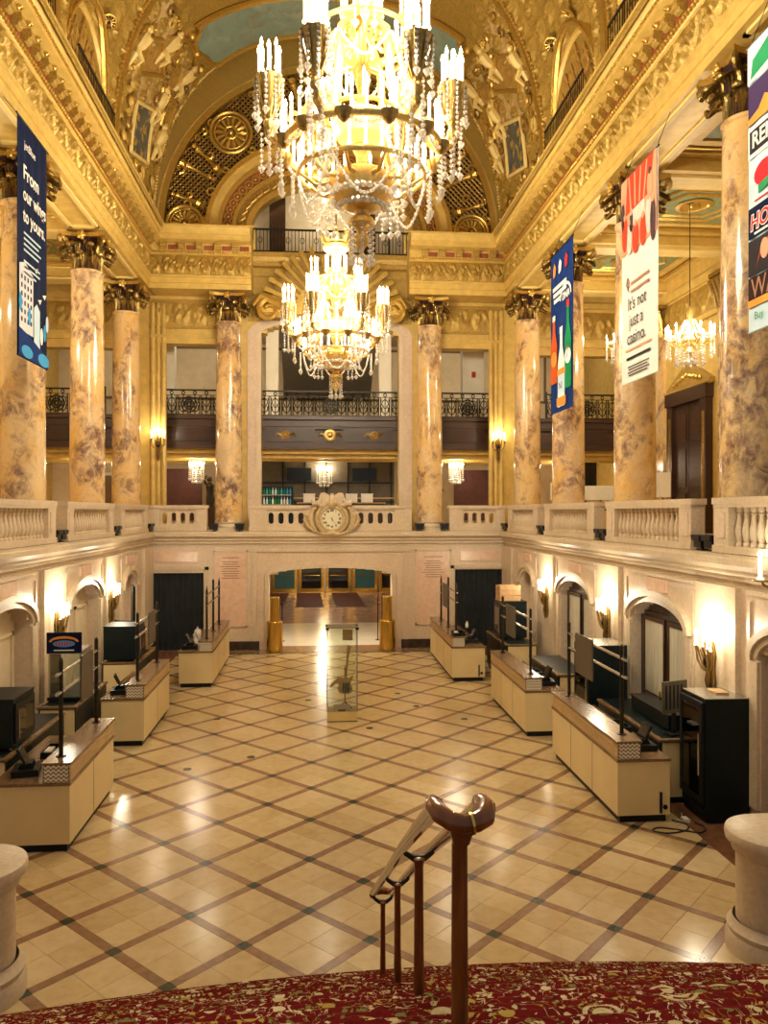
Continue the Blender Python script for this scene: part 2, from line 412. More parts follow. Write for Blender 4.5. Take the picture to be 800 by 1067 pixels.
MB().box(FX0, FX1, 25.16, 25.42, -.011, 0).build('border_strip', 'floor_green', floor)
MB().box(FX0, FX1, 25.43, 26.6, -.011, 0).build('border_strip', 'floor_strip', floor)
sk = MB().lathe([(.0,.0),(.075,.0),(.075,.006),(.06,.009),(0,.009)], 14).mesh('floor_socket', 'floor_dot')
for k, p in enumerate([(2.0,19.4),(-2.15,17.35),(3.2,16.9),(1.1,16.35),(-1.2,14.6),(-2.25,14.0),(2.3,18.1),(-.2,18.9)]):
    put(sk, 'floor_socket', floor, (p[0], p[1], .001))

# ------------------------------------------------------------------ walls with openings
def wall_pieces(m, l0, l1, z0, z1, d0, d1, ops, axis='x', n=14):
    """lateral l, depth d; openings (a, b, spring, rise)"""
    def bx(a, b, za, zb):
        if b-a < 1e-4 or zb-za < 1e-4: return
        if axis == 'x': m.box(a, b, d0, d1, za, zb)
        else: m.box(d0, d1, a, b, za, zb)
    cur = l0
    for (a, b, sp, rise) in sorted(ops):
        bx(cur, a, z0, z1)
        if rise <= 0: bx(a, b, sp, z1)
        else:
            c = (a+b)/2; h = (b-a)/2
            for k in range(n):
                u0 = a+(b-a)*k/n; u1 = a+(b-a)*(k+1)/n
                zz = sp+rise*(min(math.sqrt(max(0,1-((u0-c)/h)**2)), math.sqrt(max(0,1-((u1-c)/h)**2)))*.5+.5*math.sqrt(max(0,1-(((u0+u1)/2-c)/h)**2)))
                bx(u0, u1, zz, z1)
        cur = b
    bx(cur, l1, z0, z1)
def arch_band(m, a, b, sp, rise, w, d0, d1, axis='x', legs=None, n=16):
    """moulded band that follows an arch; legs down to z=legs"""
    c = (a+b)/2; h = (b-a)/2; path_i = []; path_o = []
    if legs is not None: path_i.append((a, legs)); path_o.append((a-w, legs))
    for k in range(n+1):
        q = PI-PI*k/n
        path_i.append((c+h*math.cos(q), sp+rise*math.sin(q))); path_o.append((c+(h+w)*math.cos(q), sp+(rise+w)*math.sin(q)))
    if legs is not None: path_i.append((b, legs)); path_o.append((b+w, legs))
    def P(p, d): return (p[0], d, p[1]) if axis == 'x' else (d, p[0], p[1])
    N = len(path_i); vs = []; fs = []
    for k in range(N): vs += [P(path_i[k], d0), P(path_o[k], d0), P(path_o[k], d1), P(path_i[k], d1)]
    for k in range(N-1):
        for e in range(4): fs.append((k*4+e, k*4+(e+1)%4, (k+1)*4+(e+1)%4, (k+1)*4+e))
    fs += [(0,1,2,3), ((N-1)*4+3, (N-1)*4+2, (N-1)*4+1, (N-1)*4)]
    return m.add(vs, fs)

# ---- far wall, lower storey
m = MB(); wall_pieces(m, CX-7.2, CX+7.2, 0, GZ-.5, YF, YF+.6, [(-5.34,-3.66,2.52,0), (-1.56,2.5,2.4,.26), (4.61,6.31,2.58,0)])
wall_back = struct(m.build('wall_back', 'limestone'), 'limestone end wall with the arched way to the foyer')
m = MB(); arch_band(m, -1.56, 2.5, 2.4, .26, .12, YF-.07, YF, legs=.25); m.build('door_surround', 'pale_stone', wall_back)
m = MB(); arch_band(m, -1.70, 2.64, 2.42, .28, .16, YF-.035, YF, legs=.25); m.build('door_surround', 'limestone', wall_back)
for x in (-2.10, 2.88):
    MB().box(x, x+.14, YF-.05, YF, .25, 3.36).build('surround_moulding', 'pale_stone', wall_back)
MB().box(-2.16, 3.08, YF-.06, YF, 3.2, 3.36).build('surround_moulding', 'pale_stone', wall_back)
for a, b in ((-3.29,-2.30),(3.32,4.42)):
    p = MB().box(a, b, YF-.025, YF, .8, 3.2).build('marble_plaque', 'pink_marble', wall_back)
    fr = MB()
    for (x0,x1,z0,z1) in ((a-.05,a,.75,3.25),(b,b+.05,.75,3.25),(a-.05,b+.05,.75,.8),(a-.05,b+.05,3.2,3.25)): fr.box(x0,x1,YF-.045,YF,z0,z1)
    fr.build('plaque_frame', 'pale_stone', wall_back)
    # carved lines of an inscription too fine to read
    ins = MB(); zz = 3.0
    for k in range(9):
        w = (.28 if k == 0 else random.uniform(.22,.36))*(b-a)
        ins.box((a+b)/2-w, (a+b)/2+w, YF-.030, YF-.022, zz, zz+.022); zz -= .075 if k else .14
    ins.build('inscription', 'floor_strip', p)
for a, b in ((-5.5,-3.5),(4.45,6.45)):
    MB().box(a, a+.12, YF-.05, YF, 0, 2.72).build('door_casing', 'pale_stone', wall_back)
    MB().box(b-.12, b, YF-.05, YF, 0, 2.72).build('door_casing', 'pale_stone', wall_back)
    MB().box(a, b, YF-.05, YF, 2.62, 2.76).build('door_casing', 'pale_stone', wall_back)
    MB().box(a+.35, b-.35, YF-.03, YF, 2.88, 3.2).build('marble_plaque', 'pink_marble', wall_back)
for a, b in ((-3.5,-1.86),(2.80,4.45)):
    MB().box(a, b, YF-.06, YF, 0, .28).build('skirting', 'dark_base', wall_back)
for k, (a, b) in enumerate(((-5.34,-3.66),(4.61,6.31))):
    d = struct(MB().box(a, b, YF+.12, YF+.2, 0, 2.58).build('door_%d' % (k+1), 'black_cloth'), 'black curtain closing the %s doorway in the end wall' % ('left','right')[k])
    folds = MB()
    for q in range(9):
        x = a+(b-a)*(q+.5)/9; folds.lathe([(.03,0),(.05,.05),(.045,2.5),(.02,2.56)], 6, T(x, YF+.115, 0))
    folds.build('curtain_fold', 'black_cloth', d, True)

# ---- side walls, lower storey
for s, nm in ((-1,'left'),(1,'right')):
    xf = side(s, WL); xb = side(s, WL+.55)
    m = MB(); ops = [(c-1.15, c+1.15, 2.42, .40) for c in ARCHES[1:]] + [(22.35, 23.75, 2.35, .38)]
    if s > 0: ops.append((ARCHES[0]-1.15, ARCHES[0]+1.15, 2.42, .40))
    wall_pieces(m, 6.5, 26.0, 0, GZ-.5, xf, xb, ops, 'y')
    w = struct(m.build('wall_'+nm, 'limestone'), 'limestone %s wall of the lobby with shallow arches' % nm)
    for c in (11.8, 16.35, 20.85, 25.3):
        if c < 12 and s < 0: continue
        y0, y1 = c-.62, min(c+.62, 25.99)
        x0, x1 = sorted((side(s, WL-.09), xf))
        MB().box(x0, x1, y0, y1, 0, GZ-.5).build('pilaster', 'pale_stone', w)
        x0, x1 = sorted((side(s, WL-.13), side(s, WL-.09)))
        MB().box(x0, x1, y0-.02, min(y1+.02, 25.99), 0, .26).build('skirting', 'dark_base', w)
    for (a, b, sp, rise) in ops:
        m = MB(); d0, d1 = side(s, WL-.06), xf
        arch_band(m, a, b, sp, rise, .11, d0, d1, 'y'); m.build('archivolt', 'pale_stone', w)
        m = MB(); arch_band(m, a-.11, b+.11, sp, rise+.11, .12, side(s, WL-.11), d1, 'y'); m.build('archivolt', 'pale_stone', w)
        for yy in (a-.22, b+.02):
            x0, x1 = sorted((side(s, WL-.05), xf)); MB().box(x0, x1, yy, yy+.2, .26, 2.36).build('jamb_moulding', 'pale_stone', w)
        x0, x1 = sorted((side(s, WL-.035), xf)); c = (a+b)/2
        MB().box(x0, x1, c-.42, c+.42, 3.04, 3.28).build('marble_plaque', 'pink_marble', w)
        for yy in (a-.30, b+.24):
            x0, x1 = sorted((side(s, WL-.03), xf)); MB().box(x0, x1, yy, yy+.06, .26, 3.2).build('panel_moulding', 'pale_stone', w)
        x0, x1 = sorted((side(s, WL-.03), xf)); MB().box(x0, x1, a-.30, b+.30, 3.3, 3.35).build('panel_moulding', 'pale_stone', w)
    # what closes the arches
    for k, (a, b, sp, rise) in enumerate(ops):
        c = (a+b)/2
        if s < 0 or c > 22:
            x0, x1 = sorted((side(s, WL+.28), side(s, WL+.34)))
            p = MB().box(x0, x1, a, b, 0, sp+rise).build('blind_panel', 'wall_cream', w)
            for q in (0, 1):
                ya = a+.12+q*(b-a)/2; yb = ya+(b-a)/2-.24
                x0, x1 = sorted((side(s, WL+.24), side(s, WL+.28)))
                fr = MB(); fr.box(x0,x1,ya,ya+.07,.3,2.3); fr.box(x0,x1,yb-.07,yb,.3,2.3); fr.box(x0,x1,ya,yb,.3,.37); fr.box(x0,x1,ya,yb,2.23,2.3)
                fr.build('panel_moulding', 'wall_cream', p)
        else:
            # dark door frame with two leaves of curtained glass, one of them ajar
            d = struct(thing('door_%d' % (3+k), 'dark framed curtained glass doors inside the %s right arch' % ('near','middle','far','nearest')[k], 'door'))
            del d['category']
            d.location = (side(s, WL+.24), c, 0)
            h = (b-a)/2
            fr = MB(); fr.box(-.06,.06,-h,-h+.14,0,sp+rise*.3); fr.box(-.06,.06,h-.14,h,0,sp+rise*.3); fr.box(-.06,.06,-h,h,2.50,2.58); fr.box(-.05,.05,-.06,.06,0,2.5)
            fr.build('door_frame', 'dark_wood', d)
            tr = MB(); tr.box(-.03,.03,-h+.3,h-.3,2.58,sp+rise*.85); tr.build('transom_panel', 'dark_wood', d)
            for q, (y0, y1, ang) in enumerate(((-h+.14,-.06,0),(.06,h-.14,.0))):
                lf = MB(); wd = y1-y0
                lf.box(-.03,.03,0,.06,0.02,2.49); lf.box(-.03,.03,wd-.06,wd,.02,2.49); lf.box(-.03,.03,.06,wd-.06,.02,.16); lf.box(-.03,.03,.06,wd-.06,2.40,2.49); lf.box(-.03,.03,.06,wd-.06,.98,1.02)
                L = lf.build('door_leaf', 'dark_wood', d); L.location = (-.05, y0, 0)
                cu = MB(); cu.box(-.012,.012,.06,wd-.06,.16,.98); cu.box(-.012,.012,.06,wd-.06,1.02,2.40); cu.build('curtained_pane', 'curtain', L)
                MB().lathe([(0,0),(.02,.0),(.02,.16),(0,.16)], 8, T(-.055, wd-.13 if q == 0 else .13, .98)).build('handle', 'brass', L)
# ---- belt course round the hall
prof = [(0,-.5),(-.02,-.5),(-.02,-.42),(.04,-.40),(.04,-.33),(.10,-.29),(.10,-.24),(.20,-.16),(.20,-.07),(.16,-.05),(.16,0),(0,0)]
trim1 = MB()
for s in (-1,1):
    trim1.prism([(side(s, WL+.02-o), GZ+z) for o, z in prof]+[(side(s, WL+.56), GZ), (side(s, WL+.56), GZ-.5)], 6.5, YF, 'y')
trim1.prism([(YF+.02-o, GZ+z) for o, z in prof]+[(YF+.6, GZ), (YF+.6, GZ-.5)], CX-WL-.3, CX+WL+.3, 'x')
struct(trim1.build('trim_1', 'pale_stone'), 'moulded stone belt course under the gallery')
m = MB(); N = 0
# ---- gallery floor
g = MB()
for s in (-1,1):
    x0, x1 = sorted((side(s, WL+.1), side(s, 11.1))); g.box(x0, x1, 5.5, 26.6, GZ-.3, GZ-.002)
g.box(CX-11.1, CX+11.1, 26.6, 33.6, GZ-.3, GZ-.002)
struct(g.build('floor_gallery', 'wall_cream'), 'pale floor of the gallery behind the balustrades')

# ---- foyer beyond the arched way
fy = struct(MB().box(CX-5, CX+5, 26.6, 44.6, -.3, -.004).build('floor_foyer', 'foyer_pink'), 'pinkish marble floor of the entrance foyer')
MB().box(CX-5, CX+5, 26.6, 32.0, -.0035, 0).build('pale_paving', 'foyer_floor', fy)
fw = MB(); fw.box(CX-5.2, CX-5, 26.6, 44.6, -.3, 3.3); fw.box(CX+5, CX+5.2, 26.6, 44.6, -.3, 3.3); fw.box(CX-5.2, CX+5.2, 44.4, 44.6, -.3, 3.3)
fw = struct(fw.build('wall_foyer', 'limestone'), 'stone walls of the foyer beyond the arch')
struct(MB().box(CX-5.2, CX+5.2, 26.6, 44.6, 3.3, 3.45).build('ceiling_foyer', 'cream_paint'), 'low cream ceiling of the foyer')
for k in range(6):
    x = CX-3.75+k*1.5
    d = struct(thing('door_%d' % (8+k), 'brass framed glass street door at the far end of the foyer, number %s from the left' % ('one','two','three','four','five','six')[k], 'door', (x, 44.3, 0))); del d['category']
    fr = MB(); fr.box(-.7,-.55,-.07,.07,0,2.6); fr.box(.55,.7,-.07,.07,0,2.6); fr.box(-.55,.55,-.07,.07,0,.22); fr.box(-.55,.55,-.07,.07,2.4,2.6)
    fr.build('door_frame', 'brass', d)
    MB().box(-.55,.55,-.02,.02,.22,2.4).build('pane', 'door_glass_glow' if k in (1,4) else 'dark_glass', d)
    MB().tube([(-.45,-.12,.95),(.45,-.12,.95)], .025, 8).build('push_bar', 'brass', d)
# ------------------------------------------------------------------ relief panels: real scrollwork, displaced
def scroll_h(u, v, cell):
    """height 0..1 of a running scroll of leaves; v in 0..1 across, u in metres along"""
    k = np.floor(u/cell); uu = u/cell-k-.5; vv = v-.5; sg = np.where(k % 2 == 0, 1., -1.)
    r = np.hypot(uu, vv*sg)*2; th = np.arctan2(vv*sg, uu)
    sp = np.cos(th-r*7.5)*.5+.5
    leaf = (np.cos(th*5+r*4)*.5+.5)*np.clip(1.25-r, 0, 1)
    wave = np.exp(-((vv-.28*np.sin(u/cell*PI)*1.0)/.09)**2)
    core = np.exp(-(r/.22)**2)
    fine = .5+.5*np.sin(u*61)*np.sin(v*19+u*17)
    h = np.clip(sp*np.clip(1.15-r*.8, 0, 1)*.8+leaf*.35+wave*.7+core*.8, 0, 1.4)*.75+fine*.16
    edge = np.clip(np.minimum(v, 1-v)*12, 0, 1)
    return h*edge
def relief(name, mat, parent, O, U, V, Nn, L, Hh, cell=.6, amp=.07, du=.035, nv=14, label=None):
    nu = max(4, int(L/du)); u = np.linspace(0, L, nu); v = np.linspace(0, 1, nv); UU, VV = np.meshgrid(u, v, indexing='ij')
    h = scroll_h(UU, VV, cell)*amp
    P = np.array(O)[None,None]+UU[...,None]*np.array(U)+(VV*Hh)[...,None]*np.array(V)+h[...,None]*np.array(Nn)
    m = MB(); m.grid(P.tolist())
    return m.build(name, mat, parent, True, label, fix=False)

# ------------------------------------------------------------------ far wall, upper storey
YU = 26.95           # it stands behind the far columns
m = MB(); wall_pieces(m, CX-6.6, CX+6.6, GZ, 13.1, YU, YU+.45, [(-5.28,-3.32,10.15,0),(-1.87,2.82,10.5,.5),(4.3,6.2,10.15,0)], n=24)
wbu = struct(m.build('wall_back_upper', 'cream_gold'), 'cream and gold end wall with three tall openings over the clock')
m = MB(); arch_band(m, -1.87, 2.82, 10.5, .5, .16, YU-.10, YU+.02, legs=GZ, n=24); m.build('arch_moulding', 'pale_stone', wbu)
m = MB(); arch_band(m, -2.03, 2.98, 10.52, .52, .30, YU-.05, YU+.02, legs=GZ, n=24); m.build('arch_moulding', 'limestone', wbu)
for a, b in ((-5.28,-3.32),(4.3,6.2)):
    m = MB()
    m.box(a-.16,a,YU-.07,YU,GZ,10.2); m.box(b,b+.16,YU-.07,YU,GZ,10.2); m.box(a-.16,b+.16,YU-.07,YU,10.15,10.35); m.box(a-.24,b+.24,YU-.12,YU,10.35,10.45)
    m.build('opening_casing', 'cream_gold', wbu)
    relief('relief_panel', 'gold_frieze', wbu, (a-.25,YU-.01,10.74), (1,0,0), (0,0,1), (0,-1,0), b-a+.5, .9, .62, .10)
    m = MB(); m.box(a-.3,b+.3,YU-.06,YU,10.66,10.74); m.box(a-.3,b+.3,YU-.06,YU,11.52,11.6); m.build('panel_moulding', 'gold_plaster', wbu)
for a, b in ((-2.3,-.9),(1.85,3.25)):
    relief('relief_panel', 'gold_frieze', wbu, (a,YU-.03,10.95), (1,0,0), (0,0,1), (0,-1,0), b-a, .7, .5, .09)
for s in (-1,1):    # fluted corner strips
    m = MB(); x = side(s, 5.75)
    for k in range(3): m.lathe([(.09,GZ+.2),(.09,11.4),(.05,11.5)], 8, T(x-.18+.18*k, YU-.02, 0))
    m.build('corner_strip', 'cream_gold', wbu, True)
    x0, x1 = sorted((side(s, 6.6), side(s, 11.2)))
    m = MB(); m.box(x0, x1, YU, YU+.45, 9.98, 12.2); m.box(x0, x1, YU-.1, YU, 10.25, 10.42); m.box(x0, x1, YU-.14, YU, 11.6, 11.8)
    m.build('gallery_lintel', 'cream_gold', wbu)
    relief('relief_panel', 'gold_frieze', wbu, (x0,YU-.01,10.55), (1,0,0), (0,0,1), (0,-1,0), x1-x0, .95, .66, .10)

# ------------------------------------------------------------------ entablature
EN0 = 11.75
eprof = [(-1.0,0),(0,0),(0,.17),(.04,.18),(.04,.34),(.09,.37),(.09,.42),(.0,.44),(.0,1.08),(.05,1.10),(.10,1.15),(.10,1.42),(.45,1.46),(.45,1.60),(.50,1.64),(.60,1.80),(.60,1.88),(-1.0,1.88)]
modm = MB()
modm.prism([(0,.04),(.15,.09),(.19,.16),(.18,.26),(0,.26)], -.10, .10, 'y')      # local x = outward
modm.lathe([(.055,-.095),(.055,.095)], 8, Matrix.Translation((.15,0,.14)) @ Matrix.Rotation(PI/2,4,'X'))
modm.lathe([(.075,-.095),(.075,.095)], 8, Matrix.Translation((.07,0,.09)) @ Matrix.Rotation(PI/2,4,'X'))
modm = modm.mesh('modillion', 'gold_plaster')
redm = MB().box(.095,.12,-.15,.15,.02,.17).mesh('red_inset', 'red_panel')
rosm = MB(); rosm.lathe([(.09,0),(.10,-.015),(.06,-.04),(.05,-.02),(.02,-.06),(0,-.06)], 10); rosm = rosm.mesh('soffit_rosette', 'gold_leaf')
def dentil_run(parent, fn, L, step=.20):
    m = MB(); n = int(L/step)
    for k in range(n): fn(m, k*step)
    o = m.build('bead_row', 'gold_leaf', parent); o['kind'] = 'stuff'
trims = {}
for s, nm in ((-1,'left'),(1,'right')):
    E = 5.86; y0, y1 = 6.5, 27.2
    o = MB().prism([(side(s, E-o_), EN0+z) for o_, z in eprof], y0, y1, 'y').build('trim_%d' % (2 if s < 0 else 3), 'cream_gold')
    struct(o, 'gilded entablature along the %s side under the vault' % nm); trims[s] = o
    relief('frieze', 'gold_frieze', o, (side(s,E-.005),y0,EN0+.44), (0,1,0), (0,0,1), (-s,0,0), 25.9-y0, .65, .40, .15, .026, 20)
    relief('carved_moulding', 'gold_plaster', o, (side(s,E-.60),y0,EN0+1.64), (0,1,0), (0,0,1), (-s,0,0), 25.1-y0, .17, .14, .03, .03, 5)
    m = MB(); y = y0
    while y < 25.8: m.ball((side(s,E-.115), y, EN0+1.15), .045, 6, 4); y += .11
    m.build('bead_row', 'gold_leaf', o)['kind'] = 'stuff'
    m = MB(); y = y0
    while y < 25.3: m.ball((side(s,E-.47), y, EN0+1.58), .032, 5, 4); y += .085
    m.build('bead_row', 'gold_leaf', o)['kind'] = 'stuff'
    y = 25.3
    while y > 8:
        put(modm, 'modillion', o, (side(s,E-.10), y, EN0+1.19), PI if s > 0 else 0)
        put(redm, 'red_inset', o, (side(s,E), y-.23, EN0+1.2), PI if s > 0 else 0)
        put(rosm, 'soffit_rosette', o, (side(s,E-.28), y-.23, EN0+1.452))
        y -= .46
    # soffit panels between the columns
    for c in BAYS[1:]+[BAYS[0]]:
        m = MB(); x0, x1 = sorted((side(s, E+.12), side(s, E+.85)))
        for (a,b,cc,d) in ((x0,x1,c-1.6,c-1.5),(x0,x1,c+1.5,c+1.6),(x0,x0+.09,c-1.6,c+1.6),(x1-.09,x1,c-1.6,c+1.6)): m.box(a,b,cc,d,EN0-.05,EN0)
        m.build('soffit_moulding', 'cream_paint', o)
EY = 25.98
for s, (xa, xb) in ((-1,(CX-5.9,-2.12)),(1,(3.07,CX+5.9))):
    o = MB().prism([(EY-o_, EN0+z) for o_, z in eprof], xa, xb, 'x').build('trim_%d' % (4 if s < 0 else 5), 'cream_gold')
    struct(o, 'gilded entablature on the end wall, %s of the sunburst' % ('left' if s < 0 else 'right'))
    relief('frieze', 'gold_frieze', o, (xa,EY-.005,EN0+.44), (1,0,0), (0,0,1), (0,-1,0), xb-xa, .65, .40, .15, .026, 20)
    x = side(s, 5.5)
    for k in range(6):
        xx = xa+.5+k*.57 if s > 0 else xb-.5-k*.57
        if not (xa+.1 < xx < xb-.1): continue
        put(modm, 'modillion', o, (xx, EY-.10, EN0+1.19), -PI/2)
        put(redm, 'red_inset', o, (xx+.285, EY, EN0+1.2), -PI/2)
    m = MB(); x = xa
    while x < xb: m.ball((x, EY-.115, EN0+1.15), .045, 6, 4); x += .11
    m.build('bead_row', 'gold_leaf', o)['kind'] = 'stuff'
    # return of the entablature beside the sunburst
    xr = xb if s < 0 else xa
    m = MB()
    for k, z in enumerate((.62,)): pass
# recessed middle of the entablature with the sunburst
o = MB().prism([(YU-.12-o_*.5, 11.55+z*.82) for o_, z in eprof], -2.2, 3.15, 'x').build('trim_6', 'gold_plaster')
struct(o, 'recessed gilded cornice behind the sunburst')
sb = MB(); sb2 = MB()
for k in range(41):
    a = math.radians(4+172*k/40); L = 2.35 if k % 2 == 0 else 2.05
    if 16 < k < 24: L *= .86
    ca, sa = math.cos(a), math.sin(a); w0, w1 = .035, .075
    tgt = sb if k % 2 == 0 else sb2
    q = [(1.0*ca+w0*sa, 1.0*sa-w0*ca),(L*ca+w1*sa, L*sa-w1*ca),(L*ca-w1*sa, L*sa+w1*ca),(1.0*ca-w0*sa, 1.0*sa+w0*ca)]
    tgt.prism([(CX+.03+x, 11.0+z) for x, z in q], YU-.86, YU-.76, 'y')
sun = thing('sunburst', 'gilded half-round sunburst ornament above the middle arch', 'ornament', (0,0,0))
sb.build('long_rays', 'gold_leaf', sun)['kind'] = 'stuff'
sb2.build('short_rays', 'gold_dark', sun)['kind'] = 'stuff'
m = MB(); arch_band(m, CX-.97, CX+1.03, 11.0, 1.0, .22, YU-.98, YU-.6); m.build('shell_rim', 'gold_leaf', sun, True)
m = MB()
for k in range(9):
    a = math.radians(10+160*k/8); m.tube([(CX+.03, YU-.75, 11.05),(CX+.03+.55*math.cos(a), YU-.92, 11.05+.55*math.sin(a)),(CX+.03+.98*math.cos(a), YU-.8, 11.05+.98*math.sin(a))], [.05,.12,.15], 6)
m.build('shell_flutes', 'cream_gold', sun, True)
for s in (-1,1):
    m = MB(); pts = []
    for k in range(26):
        q = k/25*PI*3.0; r = .42*(1-k/34); pts.append((CX+.03+s*(2.05-r*math.cos(q)), YU-.85, 11.15+r*math.sin(q)))
    m.tube(pts, [.13-.003*k for k in range(26)], 6)
    m.tube([(CX+s*1.1,YU-.82,11.0),(CX+s*1.6,YU-.85,11.32),(CX+s*2.3,YU-.82,11.62),(CX+s*2.55,YU-.8,11.3)], [.12,.16,.14,.06], 6)
    m.build('scroll', 'gold_leaf', sun, True)
MB().box(CX-2.2,CX+2.26,YU-.78,YU-.52,10.92,11.12).build('backing', 'gold_plaster', sun)

# ------------------------------------------------------------------ vault
VA, VB, VZ = 5.92, 6.75, 13.95
def cross_h(x): return 2.25+(VA-np.abs(x))*1.0
def vault_z(x, y, tz):
    z = VZ+tz
    for c in BAYS[:3]:
        sgn = (y-c)/1.72; ins = np.abs(sgn) < 1
        zc = VZ+cross_h(x)*np.sqrt(np.clip(1-sgn**2, 0, 1))**.85
        z = np.where(ins & (zc > z) & (np.abs(x) > 3.6), zc, z)
    return z
ts = np.radians(np.concatenate([np.linspace(-90,-45,150), np.linspace(-44,44,70), np.linspace(45,90,150)])); ys = np.linspace(8.2, 27.2, 330)
TT, YY = np.meshgrid(ts, ys, indexing='ij')
PW = 2/2.3          # squarer than an ellipse
XX = VA*np.sign(TT)*np.abs(np.sin(TT))**PW; ZZ = vault_z(XX, YY, VB*np.clip(np.cos(TT),0,1)**PW)
s_arc = TT*6.4
h = scroll_h(np.abs(s_arc)+YY*.0, np.mod(YY/.8, 1), .62)*.12*(np.abs(TT) < math.radians(86))
h = np.where((np.abs(np.degrees(TT)) < 42) & (YY > 21.5), 0, h)
nx, nz = -np.sin(TT)/VA, -np.cos(TT)/VB; nl = np.hypot(nx, nz)
P = np.stack([CX+XX+h*nx/nl, YY, ZZ+h*nz/nl], -1)
m = MB(); m.grid(P.tolist())
ceiling = struct(m.build('ceiling', 'gold_plaster', None, True, fix=False), 'ornate gilded vault with lunettes and painted panels')
def onv(td, y, off=0):
    t = math.radians(td); x = VA*math.copysign(abs(math.sin(t))**PW, t); z = VZ+VB*max(0,math.cos(t))**PW; n = Vector((-math.sin(t)/VA, 0, -math.cos(t)/VB)).normalized()
    return Vector((CX+x, y, z))+n*off
def vpatch(name, mat, poly_fn, off=.06, thick=.05, parent=ceiling, nu=10, nv=10, rim=None):
    """patch of the barrel: poly_fn(a,b) -> (t deg, y)"""
    G = [[tuple(onv(*poly_fn(i/nu, j/nv), off)) for j in range(nv+1)] for i in range(nu+1)]
    G2 = [[tuple(onv(*poly_fn(i/nu, j/nv), off-thick)) for j in range(nv+1)] for i in range(nu+1)]
    m = MB(); m.grid(G); m.grid(G2)
    o = m.build(name, mat, parent, True, fix=False)
    if rim:
        ring = [poly_fn(i/nu, 0) for i in range(nu)]+[poly_fn(1, j/nv) for j in range(nv)]+[poly_fn(1-i/nu, 1) for i in range(nu)]+[poly_fn(0, 1-j/nv) for j in range(nv)]
        MB().tube([onv(t_, y_, off+.015) for t_, y_ in ring], rim[1], 6, True).build('frame', rim[0], o, True)
    return o
def quad(p00, p10, p11, p01):
    return lambda a, b: tuple((1-a)*(1-b)*p00[k]+a*(1-b)*p10[k]+a*b*p11[k]+(1-a)*b*p01[k] for k in (0,1))
# the painted sky on the crown of the last bay, with its shaped ends
def skyf(a, b):
    y0 = 24.15+.55*(1-(2*a-1)**2); y = y0+(26.66-y0)*b; bulge = 41.5+2.2*math.sin(b*PI*1.6)-2.0*max(0, math.cos((b-.1)*PI*5))*(b < .3)
    if b > .93: bulge -= 2.0
    return (-bulge+2*bulge*a, y)
vpatch('sky_painting', 'sky_painting', skyf, .075, .06, nu=40, nv=24, rim=('gold_leaf', .10))
# outer gilded border of the sky
for sg in (-1,1):
    m = MB(); m.tube([onv(sg*(46.0+1.8*math.cos(b*PI*2)), 23.6+3.0*b, .08) for b in np.linspace(0,1,16)], .09, 6); m.build('frame', 'gold_leaf', ceiling, True)
    for y in (24.3, 25.2, 26.1):
        p = onv(sg*44, y, .10); mm = MB().ball((0,0,0), .15, 8, 5); b = mm.build('boss', 'gold_leaf', ceiling, True); b.location = p
# transverse ribs over the columns and against the end wall
for c, w in ((21.45,.34),(16.65,.5),(12.1,.5)):
    for k, (mat, ww, of) in enumerate((('gold_plaster', w, .10),('gold_leaf', w*.45, .17))):
        G = []
        for td in np.linspace(-90, 90, 61):
            G.append([tuple(onv(td, c-ww/2, -.05)), tuple(onv(td, c-ww/2, of)), tuple(onv(td, c+ww/2, of)), tuple(onv(td, c+ww/2, -.05))])
        m = MB(); m.grid(G); m.build('rib', mat, ceiling)
    m = MB()
    for td in np.arange(-88, 88.1, 1.1):
        for yy in (c-w/2, c+w/2): m.ball(onv(td, yy, .11), .05, 5, 4)
    m.build('bead_row', 'gold_leaf', ceiling)['kind'] = 'stuff'
m = MB()
for td in np.arange(-89, 89.1, .85): m.ball(onv(td, 26.72, .06), .045, 6, 4)
m.build('bead_row', 'cream_paint', ceiling)['kind'] = 'stuff'
